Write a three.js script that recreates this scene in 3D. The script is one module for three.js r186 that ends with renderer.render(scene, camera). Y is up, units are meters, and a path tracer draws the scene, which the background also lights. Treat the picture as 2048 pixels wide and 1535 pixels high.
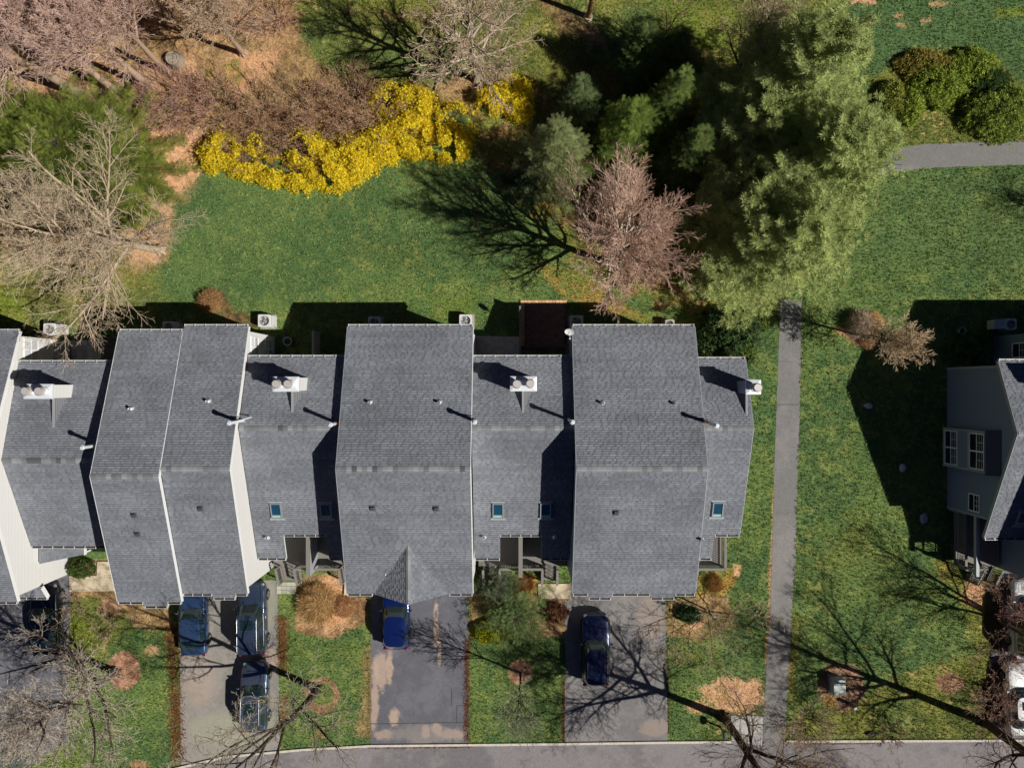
import * as THREE from 'three';
import { mergeGeometries } from 'three/addons/utils/BufferGeometryUtils.js';
import { RoundedBoxGeometry } from 'three/addons/geometries/RoundedBoxGeometry.js';

// ---------------------------------------------------------------- camera, sky, sun, exposure
const H = 48, G = 0.034;                       // drone height (m) and metres of ground per photo pixel
const scene = new THREE.Scene();
const camera = new THREE.PerspectiveCamera(2 * Math.atan(767.5 * G / H) * 180 / Math.PI, 1024 / 767, 0.5, 2500);
camera.position.set(0, H, 0); camera.up.set(0, 0, -1); camera.lookAt(0, 0, 0);
const renderer = new THREE.WebGLRenderer({ antialias: true });
renderer.toneMapping = THREE.LinearToneMapping;
renderer.toneMappingExposure = 1.08;
renderer.shadowMap.enabled = true;
const SUN = new THREE.Vector3(0.99, 1, 0.385).normalize();
{
  const w = 128, h = 64, d = new Float32Array(w * h * 4);
  for (let j = 0; j < h; j++) for (let i = 0; i < w; i++) {
    const el = (j + 0.5) / h * Math.PI - Math.PI / 2, az = ((i + 0.5) / w) * 2 * Math.PI - Math.PI;
    const t = Math.max(0, Math.sin(el)), hz = Math.pow(1 - t, 3);
    const v = new THREE.Vector3(Math.cos(el) * Math.cos(az), Math.sin(el), Math.cos(el) * Math.sin(az));
    const glow = Math.pow(Math.max(0, v.dot(SUN)), 12) * 0.10;
    const o = (j * w + i) * 4, s = 0.40;
    d[o] = s * (0.010 + 0.05 * hz) + glow; d[o + 1] = s * (0.032 + 0.07 * hz) + glow; d[o + 2] = s * (0.13 + 0.10 * hz) + glow; d[o + 3] = 1;
  }
  const sky = new THREE.DataTexture(d, w, h, THREE.RGBAFormat, THREE.FloatType);
  sky.mapping = THREE.EquirectangularReflectionMapping; sky.magFilter = THREE.LinearFilter; sky.needsUpdate = true;
  scene.background = sky; scene.environment = sky;
}
const sun = new THREE.DirectionalLight(new THREE.Color(1.0, 0.965, 0.90), 4.8);
sun.position.copy(SUN).multiplyScalar(120); sun.target.position.set(0, 0, 0);
sun.castShadow = true; sun.shadow.radius = 1;
Object.assign(sun.shadow.camera, { left: -60, right: 60, top: 50, bottom: -50, near: 1, far: 300 });
sun.shadow.mapSize.set(4096, 4096);
scene.add(sun, sun.target);

// ---------------------------------------------------------------- helpers
function rngOf(seed) { let a = seed >>> 0; return () => { a = (a + 0x6D2B79F5) | 0; let t = Math.imul(a ^ (a >>> 15), 1 | a); t = (t + Math.imul(t ^ (t >>> 7), 61 | t)) ^ t; return ((t ^ (t >>> 14)) >>> 0) / 4294967296; }; }
const R0 = rngOf(7);
const HT = new Float32Array(65536); { const r = rngOf(99); for (let i = 0; i < 65536; i++) HT[i] = r(); }
function vnoise(x, y) {
  const xi = Math.floor(x), yi = Math.floor(y); let fx = x - xi, fy = y - yi;
  fx = fx * fx * (3 - 2 * fx); fy = fy * fy * (3 - 2 * fy);
  const a = ((xi & 255) | ((yi & 255) << 8)), b = (((xi + 1) & 255) | ((yi & 255) << 8)), c = ((xi & 255) | (((yi + 1) & 255) << 8)), e = (((xi + 1) & 255) | (((yi + 1) & 255) << 8));
  const p = HT[a] + (HT[b] - HT[a]) * fx, q = HT[c] + (HT[e] - HT[c]) * fx;
  return p + (q - p) * fy;
}
const fbm = (x, y) => vnoise(x, y) * 0.5 + vnoise(x * 2.03 + 17, y * 2.03 + 5) * 0.28 + vnoise(x * 4.1 + 3, y * 4.1 + 51) * 0.14 + vnoise(x * 8.3 + 9, y * 8.3 + 23) * 0.08;
const clamp = (x, a = 0, b = 1) => Math.min(b, Math.max(a, x)), lerp = (a, b, t) => a + (b - a) * t, smooth = (a, b, x) => { const t = clamp((x - a) / (b - a)); return t * t * (3 - 2 * t); };
const s2l = (c) => { c /= 255; return c <= 0.04045 ? c / 12.92 : Math.pow((c + 0.055) / 1.055, 2.4); };
const l2s = (c) => 255 * (c <= 0.0031308 ? c * 12.92 : 1.055 * Math.pow(c, 1 / 2.4) - 0.055);
const C = (r, g, b) => [s2l(r), s2l(g), s2l(b)];
const mixc = (a, b, t) => [lerp(a[0], b[0], t), lerp(a[1], b[1], t), lerp(a[2], b[2], t)];
const scl = (a, s) => [a[0] * s, a[1] * s, a[2] * s];
const kx = (h) => G * (H - h) / H;
const X = (px, h = 0) => (px - 1024) * kx(h), Z = (py, h = 0) => (py - 767.5) * kx(h);
const V = (x, y, z) => new THREE.Vector3(x, y, z);

const used = new Map();
function numbered(n) { const k = used.get(n) ?? 0; used.set(n, k + 1); return k ? n + '_' + String(k).padStart(3, '0') : n; }
function tag(o, label, category, group, kind) {
  if (label) o.userData.label = label; if (category) o.userData.category = category;
  if (group) o.userData.group = group; if (kind) o.userData.kind = kind; return o;
}
function thing(name, label, category, pos = [0, 0, 0], turn = 0, group) {
  const o = new THREE.Group(); o.name = numbered(name); o.position.set(...pos); o.rotation.y = turn; scene.add(o);
  return tag(o, label, category, group);
}
function put(name, geo, mat, parent = scene) {
  const m = new THREE.Mesh(geo, mat); m.name = parent === scene ? numbered(name) : name; m.castShadow = m.receiveShadow = true; parent.add(m); return m;
}
class MB {
  constructor() { this.p = []; this.n = []; this.u = []; this.c = []; this.i = []; }
  v(x, y, z, nx, ny, nz, col, u = 0, w = 0) { this.p.push(x, y, z); this.n.push(nx, ny, nz); this.c.push(col[0], col[1], col[2]); this.u.push(u, w); return this.p.length / 3 - 1; }
  poly(pts, col = [1, 1, 1]) {           // convex, flat, counter-clockwise seen from outside
    const [a, b, c] = pts; const e1 = [b[0] - a[0], b[1] - a[1], b[2] - a[2]], e2 = [c[0] - a[0], c[1] - a[1], c[2] - a[2]];
    let n = [e1[1] * e2[2] - e1[2] * e2[1], e1[2] * e2[0] - e1[0] * e2[2], e1[0] * e2[1] - e1[1] * e2[0]];
    const l = Math.hypot(...n) || 1; n = n.map((q) => q / l);
    const ax = Math.abs(n[0]), ay = Math.abs(n[1]), az = Math.abs(n[2]);
    const uv = ay >= ax && ay >= az ? (q) => [q[0], q[2]] : ax >= az ? (q) => [q[2], q[1]] : (q) => [q[0], q[1]];
    const s = this.p.length / 3;
    for (const q of pts) { const [u, w] = uv(q); this.v(q[0], q[1], q[2], n[0], n[1], n[2], col, u, w); }
    for (let k = 1; k < pts.length - 1; k++) this.i.push(s, s + k, s + k + 1);
    return this;
  }
  box(x0, y0, z0, x1, y1, z1, col) {
    if (x0 > x1) [x0, x1] = [x1, x0]; if (y0 > y1) [y0, y1] = [y1, y0]; if (z0 > z1) [z0, z1] = [z1, z0];
    return this.hexa([[x0, y0, z0], [x1, y0, z0], [x1, y0, z1], [x0, y0, z1]], [[x0, y1, z0], [x1, y1, z0], [x1, y1, z1], [x0, y1, z1]], col);
  }
  hexa(b, t, col) {                      // bottom and top loops, both clockwise seen from above (x right, z towards the viewer)
    this.poly([b[0], b[1], b[2], b[3]], col); this.poly([t[3], t[2], t[1], t[0]], col);
    for (let k = 0; k < 4; k++) { const m = (k + 1) % 4; this.poly([b[m], b[k], t[k], t[m]], col); }
    return this;
  }
  bar(a, b, w, h, col) {                 // square bar between two points, w across, h high
    const d = [b[0] - a[0], b[1] - a[1], b[2] - a[2]], l = Math.hypot(...d) || 1; const hl = Math.hypot(d[0], d[2]);
    let s = hl > 1e-4 ? [-d[2] / hl, 0, d[0] / hl] : [1, 0, 0];
    const f = d.map((q) => q / l), u = [s[1] * f[2] - s[2] * f[1], s[2] * f[0] - s[0] * f[2], s[0] * f[1] - s[1] * f[0]].map((q) => -q);
    const at = (p, i, j) => [p[0] + s[0] * i * w / 2 + u[0] * j * h / 2, p[1] + s[1] * i * w / 2 + u[1] * j * h / 2, p[2] + s[2] * i * w / 2 + u[2] * j * h / 2];
    const A = [at(a, -1, -1), at(a, 1, -1), at(a, 1, 1), at(a, -1, 1)], B = [at(b, -1, -1), at(b, 1, -1), at(b, 1, 1), at(b, -1, 1)];
    this.poly([A[0], A[1], A[2], A[3]], col); this.poly([B[3], B[2], B[1], B[0]], col);
    for (let k = 0; k < 4; k++) { const m = (k + 1) % 4; this.poly([A[m], A[k], B[k], B[m]], col); }
    return this;
  }
  tube(pts, rad, sides, cols) {          // pts: Vector3[], rad: number[], cols: colour per point
    const n = pts.length, s0 = this.p.length / 3; let ref = V(0.31, 0.2, 0.93), side = V(0, 0, 0), up = V(0, 0, 0), d = V(0, 0, 0);
    for (let k = 0; k < n; k++) {
      d.subVectors(pts[Math.min(n - 1, k + 1)], pts[Math.max(0, k - 1)]).normalize();
      if (Math.abs(d.dot(ref)) > 0.95) ref = V(0.9, 0.1, -0.3).normalize();
      side.crossVectors(d, ref).normalize(); up.crossVectors(side, d).normalize(); ref = up.clone();
      for (let q = 0; q < sides; q++) {
        const a = q / sides * 2 * Math.PI, c = Math.cos(a), s = Math.sin(a), r = rad[k];
        const nx = side.x * c + up.x * s, ny = side.y * c + up.y * s, nz = side.z * c + up.z * s;
        this.v(pts[k].x + nx * r, pts[k].y + ny * r, pts[k].z + nz * r, nx, ny, nz, cols[k], q / sides, k * 0.3);
      }
    }
    for (let k = 0; k < n - 1; k++) for (let q = 0; q < sides; q++) {
      const a = s0 + k * sides + q, b = s0 + k * sides + (q + 1) % sides, c = a + sides, e = b + sides;
      this.i.push(a, e, b, a, c, e);
    }
    return this;
  }
  cyl(x, y0, y1, z, r0, r1, sides, col, cap = true) {
    this.tube([V(x, y0, z), V(x, y1, z)], [r0, r1], sides, [col, col]);
    if (cap) { const t = []; for (let q = sides - 1; q >= 0; q--) { const a = q / sides * 2 * Math.PI; t.push([x + Math.cos(a) * r1, y1, z + Math.sin(a) * r1]); } this.poly(t, col); }
    return this;
  }
  geo() {
    const g = new THREE.BufferGeometry();
    g.setAttribute('position', new THREE.Float32BufferAttribute(this.p, 3)); g.setAttribute('normal', new THREE.Float32BufferAttribute(this.n, 3));
    g.setAttribute('uv', new THREE.Float32BufferAttribute(this.u, 2)); g.setAttribute('color', new THREE.Float32BufferAttribute(this.c, 3));
    g.setIndex(this.i); return g;
  }
  build(name, mat, parent = scene) { return put(name, this.geo(), mat, parent); }
}
function tex(w, h, f, srgb, repeat = true) {     // f(x, y) -> [r, g, b] linear for colour, 0..1 for others
  const d = new Uint8Array(w * h * 4);
  for (let j = 0; j < h; j++) for (let i = 0; i < w; i++) {
    const c = f(i, j), o = (j * w + i) * 4;
    for (let q = 0; q < 3; q++) d[o + q] = clamp(srgb ? l2s(c[q]) : c[q] * 255, 0, 255);
    d[o + 3] = 255;
  }
  const t = new THREE.DataTexture(d, w, h); t.magFilter = THREE.LinearFilter; t.minFilter = THREE.LinearFilter;
  if (repeat) t.wrapS = t.wrapT = THREE.RepeatWrapping;
  if (srgb) t.colorSpace = THREE.SRGBColorSpace; t.needsUpdate = true; return t;
}
const std = (rgb, rough = 0.8, more = {}) => new THREE.MeshStandardMaterial({ color: new THREE.Color().setRGB(...rgb), roughness: rough, ...more });
const vcol = (rough = 0.9, more = {}) => new THREE.MeshStandardMaterial({ vertexColors: true, roughness: rough, ...more });
const phys = (rgb, rough, more = {}) => new THREE.MeshPhysicalMaterial({ color: new THREE.Color().setRGB(...rgb), roughness: rough, ...more });

// wrap-around noise for repeating tiles
const tnoise = (i, j, w, h, f, o = 0) => { const a = i / w * f, b = j / h * f; const g = (x, y) => HT[((((x % f) + f) % f) * 73 + (((y % f) + f) % f) * 179 + o * 997) & 65535];
  const xi = Math.floor(a), yi = Math.floor(b); let fx = a - xi, fy = b - yi; fx = fx * fx * (3 - 2 * fx); fy = fy * fy * (3 - 2 * fy);
  return lerp(lerp(g(xi, yi), g(xi + 1, yi), fx), lerp(g(xi, yi + 1), g(xi + 1, yi + 1), fx), fy); };
const sidingBump = tex(32, 256, (i, j) => { const q = (j / 256 * 8) % 1; const v = 1 - q * 0.85; return [v, v, v]; });   // 8 courses a metre
const rimTex = tex(128, 128, (i, j) => { const v = 0.6 * tnoise(i, j, 128, 128, 8) + 0.4 * tnoise(i, j, 128, 128, 40, 3); return [v, v, v]; });
const M = {
  siding: std([0.66, 0.65, 0.63], 0.6, { bumpMap: sidingBump, bumpScale: 0.012 }),
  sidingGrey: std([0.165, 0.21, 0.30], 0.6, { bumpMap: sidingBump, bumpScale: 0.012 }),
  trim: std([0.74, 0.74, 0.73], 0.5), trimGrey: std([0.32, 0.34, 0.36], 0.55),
  gutter: std([0.42, 0.42, 0.41], 0.45), strap: std([0.55, 0.55, 0.54], 0.45),
  gutterBed: std([0.055, 0.045, 0.04], 0.9),
  shingle: vcol(0.93), ridge: vcol(0.93),
  flash: std([0.74, 0.77, 0.80], 0.4, { metalness: 0.2 }), flue: std([0.56, 0.52, 0.48], 0.5, { metalness: 0.25 }),
  rust: std([0.36, 0.15, 0.05], 0.8, { bumpMap: rimTex, bumpScale: 0.002 }),
  pvc: std([0.8, 0.8, 0.78], 0.5), dark: std([0.02, 0.022, 0.025], 0.6),
  glass: phys([0.012, 0.02, 0.03], 0.04, { specularIntensity: 1, ior: 1.5 }),
  skyGlass: phys([0.012, 0.055, 0.10], 0.05, { clearcoat: 1, clearcoatRoughness: 0.02 }),
  wood: std([0.20, 0.185, 0.165], 0.85, { bumpMap: rimTex, bumpScale: 0.003 }), woodDark: std([0.10, 0.09, 0.08], 0.85),
  fence: std([0.17, 0.17, 0.17], 0.85), tan: std([0.48, 0.34, 0.21], 0.85),
  veg: vcol(0.85, { side: THREE.DoubleSide }), bark: vcol(0.92, { bumpMap: rimTex, bumpScale: 0.01 }), twig: vcol(0.9),
  leaf: new THREE.MeshPhysicalMaterial({ roughness: 1, transmission: 0.38, thickness: 0, specularIntensity: 0.2, side: THREE.DoubleSide }), blade: new THREE.MeshStandardMaterial({ roughness: 0.85, side: THREE.DoubleSide }),
  blind: phys([0.50, 0.53, 0.56], 0.12, { clearcoat: 1 }),
};
// ---------------------------------------------------------------- ground: one sheet, its matter computed into a colour map (metres, laid flat)
const GX0 = -170, GX1 = 2218, GY0 = -180, GY1 = 1715, TW = 2048, TH = 1625;      // photo pixels covered, texels
const MAT = new Uint8Array(TW * TH);           // 0 lawn 1 dry grass 2 litter 3 mulch 4 bare soil
const GCOL = new Float32Array(TW * TH * 3);
const K = {                                     // colours of matter in sun
  lawnA: C(92, 113, 56), lawnB: C(73, 99, 52), lawnC: C(132, 140, 72), teal: C(76, 103, 58), olive: C(116, 118, 50), oliveD: C(88, 96, 38), lime: C(112, 128, 34),
  peach: C(212, 164, 126), tan: C(188, 148, 100), brown: C(128, 92, 58), dk: C(72, 50, 34), orange: C(168, 132, 64), rust: C(122, 66, 30), straw: C(200, 170, 112), soil: C(60, 46, 34),
};
function matter(kind, x, y, h1, h2, h3) {      // h1 broad, h2 middling, h3 fine noise
  switch (kind) {
    case 'lawn': { let c = mixc(K.lawnA, K.lawnB, smooth(0.35, 0.62, h1)); c = mixc(c, K.lawnC, smooth(0.45, 0.8, h2) * 0.6); c = mixc(c, K.olive, smooth(0.55, 0.8, fbm(x / 140 + 7, y / 110 + 2)) * 0.24); return scl(c, 0.62 + 0.8 * h3); }
    case 'teal': { let c = mixc(K.teal, K.lawnB, smooth(0.35, 0.65, h1)); c = mixc(c, K.lawnC, smooth(0.6, 0.85, h2) * 0.35); return scl(c, 0.66 + 0.72 * h3); }
    case 'olive': { let c = mixc(K.olive, K.oliveD, smooth(0.35, 0.65, h1)); c = mixc(c, K.straw, smooth(0.62, 0.82, h2) * 0.6); return scl(c, 0.6 + 0.85 * h3); }
    case 'lime': { let c = mixc(K.lime, K.olive, smooth(0.4, 0.65, h2)); return scl(c, 0.6 + 0.8 * h3); }
    case 'dark': { let c = mixc(K.olive, C(150, 112, 72), smooth(0.4, 0.7, h2)); return scl(c, 0.6 + 0.85 * h3); }
    case 'litter': { let c = mixc(C(176, 142, 98), C(112, 84, 54), smooth(0.3, 0.75, h2) * 0.9); c = mixc(c, K.peach, smooth(0.5, 0.8, h1) * 0.4); c = mixc(c, K.oliveD, smooth(0.5, 0.8, 1 - h1) * 0.35); return scl(c, 0.5 + 0.95 * h3); }
    case 'peach': { let c = mixc(K.peach, K.tan, smooth(0.45, 0.75, h2)); return scl(c, 0.65 + 0.66 * h3); }
    case 'mulch': { let c = mixc(C(182, 140, 110), C(128, 94, 70), smooth(0.3, 0.75, h2)); return scl(c, 0.5 + 0.95 * h3); }
    case 'brown': { let c = mixc(K.brown, K.dk, smooth(0.35, 0.65, h2)); return scl(c, 0.5 + 0.95 * h3); }
    case 'leaves': { let c = mixc(K.rust, K.brown, smooth(0.35, 0.65, h2)); return scl(c, 0.4 + 1.1 * h3); }
    case 'gold': { let c = mixc(K.orange, K.olive, smooth(0.35, 0.65, h2)); return scl(c, 0.55 + 0.9 * h3); }
    case 'soil': return scl(mixc(K.soil, K.dk, h2), 0.5 + h3);
  }
}
const MATID = { lawn: 0, teal: 0, olive: 1, lime: 1, dark: 1, litter: 2, peach: 2, mulch: 3, brown: 3, leaves: 2, gold: 1, soil: 4 };
const ell = (x, y, a, b = a, n = 18) => { const o = []; for (let i = 0; i < n; i++) o.push(x + a * Math.cos(i / n * 6.2832), y + b * Math.sin(i / n * 6.2832)); return o; };
// [matter, outline in photo pixels, softness of the edge, wobble of the edge, share]
const PATCH = [
  ['olive', [-200, -200, 1700, -200, 1700, 30, 1560, 190, 1000, 200, 560, 260, 300, 120, -200, 120], 60, 60, 1],
  ['lawn', [560, 60, 800, 20, 900, 130, 880, 210, 640, 190], 50, 50, 0.5], ['lime', [1330, 0, 1480, 20, 1470, 110, 1350, 130], 40, 40, 0.8], ['lawn', [1150, 20, 1300, 10, 1290, 90, 1180, 110], 40, 40, 0.6],
  ['litter', [-200, -200, 590, -200, 590, 60, 660, 150, 770, 170, 860, 250, 700, 290, 430, 300, 395, 355, 345, 410, 340, 520, 310, 530, 200, 640, -200, 560], 26, 30, 1],
  ['litter', [1080, 0, 1180, 40, 1210, 90, 1120, 70], 20, 20, 0.7], ['litter', [700, 20, 880, 10, 900, 60, 760, 40], 20, 30, 0.6], ['litter', [820, 170, 1000, 150, 1010, 200, 860, 240], 20, 20, 0.9],
  ['peach', [300, 265, 400, 250, 410, 340, 345, 400, 335, 450, 318, 450, 320, 360], 14, 16, 0.95], ['peach', [255, 470, 315, 470, 318, 525, 262, 520], 10, 12, 0.9], ['peach', [460, 90, 560, 100, 560, 180, 470, 200, 420, 150], 26, 30, 0.7],
  ['olive', [-200, 500, 120, 500, 300, 540, 345, 600, 200, 660, -200, 680], 40, 40, 0.9], ['lime', [-200, 575, 45, 575, 60, 640, -200, 650], 16, 16, 0.9],
  ['gold', [400, 145, 480, 110, 490, 170, 440, 200], 14, 14, 0.7], ['brown', [560, 190, 700, 170, 830, 270, 640, 300, 480, 310], 24, 26, 0.55],
  ['dark', [930, 180, 1420, 110, 1560, 200, 1560, 600, 1380, 640, 1130, 520, 1080, 380, 960, 330], 34, 30, 0.85], ['gold', [1000, 365, 1130, 372, 1130, 440, 1060, 440], 18, 18, 0.85],
  ['gold', [1060, 520, 1170, 545, 1240, 600, 1290, 632, 1380, 640, 1360, 655, 1230, 632, 1120, 590], 16, 16, 0.8], ['gold', [1370, 420, 1440, 400, 1440, 480, 1380, 490], 16, 18, 0.8], ['litter', [1380, 330, 1480, 330, 1470, 560, 1390, 560], 30, 24, 0.7],
  ['teal', [1675, -200, 2300, -200, 2300, 210, 2040, 170, 1960, 95, 1830, 95, 1740, 150, 1690, 60], 10, 8, 1], ['peach', [1690, -30, 1755, -30, 1752, 8, 1700, 12], 6, 12, 0.8],
  ['peach', ell(1735, 46, 14, 5), 6, 16, 0.55], ['peach', ell(1795, 30, 12, 4), 6, 16, 0.55], ['peach', ell(1805, 50, 10, 4), 6, 16, 0.55], ['peach', ell(1850, 42, 9, 4), 6, 16, 0.55], ['peach', ell(1880, 8, 22, 6), 6, 16, 0.55], ['peach', ell(1778, 34, 10, 3), 6, 16, 0.55],
  ['lime', [1985, 15, 2300, 5, 2300, 35, 2000, 33], 8, 8, 0.8],
  ['olive', [1740, 160, 1830, 98, 1960, 95, 2045, 165, 2060, 280, 1800, 292, 1740, 280], 14, 12, 0.95], ['lime', [1770, 180, 1800, 180, 1800, 240, 1775, 235], 8, 8, 0.9],
  ['teal', [345, 395, 420, 345, 560, 382, 680, 388, 760, 352, 930, 332, 1000, 372, 1060, 430, 1070, 520, 1000, 520, 760, 560, 420, 610, 290, 610, 340, 520], 50, 30, 0.45],
  ['lime', [855, 590, 960, 580, 940, 650, 870, 640], 30, 24, 0.4], ['olive', [690, 480, 860, 490, 840, 540, 720, 520], 30, 30, 0.25],
  ['brown', [397, 590, 440, 580, 470, 620, 490, 640, 450, 638, 420, 612], 8, 8, 0.8],
  ['teal', [1660, 420, 1800, 335, 2300, 330, 2300, 520, 1640, 560], 90, 40, 0.5], ['olive', [1600, 1130, 1720, 1000, 1760, 1080, 1650, 1200], 50, 40, 0.35],
  ['gold', ell(1685, 660, 16, 14), 5, 5, 0.9], ['peach', ell(1744, 645, 19, 20), 3, 3, 1], ['mulch', [1668, 660, 1700, 655, 1760, 672, 1745, 690, 1715, 690], 5, 5, 0.9],
  ['olive', [1880, 1120, 1990, 1140, 2000, 1480, 1940, 1480, 1960, 1330, 1930, 1240], 10, 12, 0.95], ['straw2', [0, 0, 1, 0, 1, 1], 1, 1, 0],
  ['peach', [1925, 1160, 1975, 1165, 1968, 1220, 1930, 1210], 10, 10, 0.85], ['gold', [1868, 1118, 1900, 1125, 1905, 1165, 1880, 1160], 8, 8, 0.8],
  ['olive', [1590, 1430, 1720, 1400, 1850, 1330, 1975, 1300, 1990, 1480, 1575, 1485], 18, 24, 0.9], ['lawn', [1740, 1420, 1800, 1400, 1830, 1440, 1770, 1460], 16, 16, 0.7],
  ['mulch', ell(1683, 1375, 48, 50), 8, 8, 0.9], ['gold', ell(1660, 1405, 16, 14), 6, 6, 0.8], ['mulch', ell(1900, 1365, 30, 20), 6, 8, 0.9], ['gold', [1575, 1230, 1600, 1230, 1585, 1400, 1568, 1400], 8, 6, 0.7],
  ['soil', [1968, 1150, 2300, 1100, 2300, 1260, 1990, 1340, 1968, 1440, 1955, 1440, 1985, 1310, 1965, 1240], 8, 8, 0.85],
  // front yards
  ['lawn', [130, 1180, 362, 1180, 362, 1700, -200, 1700, -200, 1480, 130, 1480], 4, 2, 1], ['olive', [132, 1180, 250, 1180, 260, 1260, 190, 1320, 136, 1310], 18, 18, 0.8], ['lime', [136, 1240, 190, 1240, 185, 1280, 138, 1300], 10, 10, 0.9],
  ['litter', [200, 1195, 345, 1205, 352, 1250, 300, 1262, 260, 1240], 14, 14, 0.9], ['mulch', [205, 1195, 250, 1215, 235, 1235, 195, 1220], 8, 10, 0.8], 
  ['leaves', [330, 1240, 350, 1240, 362, 1500, 350, 1540, 342, 1400], 22, 18, 0.6], ['mulch', ell(247, 1341, 34, 38), 4, 6, 1], ['peach', ell(305, 1300, 14, 10), 8, 8, 0.6], ['litter', ell(275, 1528, 16, 8), 6, 8, 0.9],
  ['litter', [590, 1150, 690, 1148, 735, 1200, 735, 1240, 668, 1275, 590, 1262], 8, 8, 1], ['peach', [640, 1150, 690, 1150, 690, 1240, 650, 1262, 645, 1200], 14, 10, 0.8], ['brown', [690, 1195, 740, 1190, 735, 1235, 700, 1240], 10, 10, 0.8],
  ['leaves', [556, 1230, 575, 1240, 578, 1280, 563, 1340, 556, 1340], 10, 12, 0.65], ['leaves', [556, 1400, 580, 1380, 575, 1440, 560, 1460], 6, 10, 0.7], ['mulch', ell(643, 1390, 36, 36), 4, 8, 0.9], ['lawn', ell(645, 1388, 22, 22), 6, 8, 0.9],
  ['litter', [726, 1300, 742, 1290, 742, 1480, 708, 1470, 720, 1420], 16, 18, 0.6], ['litter', ell(640, 1470, 14, 8), 6, 8, 0.6],
  ['lawn', [936, 1275, 1130, 1275, 1128, 1490, 938, 1490], 4, 2, 1], ['litter', [940, 1190, 1140, 1180, 1136, 1270, 940, 1270], 8, 8, 0.8], ['gold', [1015, 1145, 1080, 1150, 1080, 1190, 1020, 1190], 8, 8, 0.9], ['mulch', [1080, 1195, 1140, 1190, 1136, 1240, 1100, 1230], 8, 8, 0.8],
  ['leaves', [931, 1270, 940, 1270, 939, 1485, 929, 1485], 6, 8, 0.6], ['mulch', ell(1041, 1344, 25, 27), 2, 3, 1], ['brown', [1124, 1360, 1132, 1360, 1132, 1480, 1120, 1480], 4, 6, 0.6],
  ['gold', [1390, 1150, 1440, 1138, 1475, 1140, 1470, 1170, 1440, 1200, 1395, 1215], 8, 10, 0.9], ['litter', [1330, 1200, 1460, 1190, 1470, 1250, 1400, 1290, 1335, 1270], 14, 14, 0.85], ['peach', [1375, 1240, 1412, 1240, 1405, 1252, 1378, 1262], 3, 4, 0.9], ['lawn', ell(1376, 1226, 26, 16), 6, 6, 0.9],
  ['peach', [1395, 1375, 1440, 1355, 1520, 1360, 1528, 1400, 1500, 1425, 1425, 1420], 14, 14, 0.85], ['peach', ell(1398, 1412, 28, 12), 10, 10, 0.8], ['olive', [1340, 1290, 1400, 1300, 1420, 1330, 1345, 1330], 16, 16, 0.6], ['olive', [1430, 1440, 1500, 1430, 1460, 1485, 1400, 1480], 16, 14, 0.6],
  ['peach', [1468, 1130, 1480, 1130, 1478, 1150, 1470, 1150], 4, 5, 0.9], ['straw2', [0, 0, 1, 0, 1, 1], 1, 1, 0],
  ['peach', [1547, 930, 1550, 930, 1546, 1260, 1535, 1330, 1530, 1330], 4, 6, 0.5], ['litter', [130, 1120, 250, 1120, 250, 1195, 130, 1195], 6, 4, 0.8], ['soil', [225, 600, 240, 720, 100, 730, 60, 690], 30, 20, 0],
  ['brown', [480, 622, 545, 650, 520, 660, 440, 642], 8, 8, 0.7],
].filter((p) => p[0] !== 'straw2' && p[4] > 0);
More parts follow.
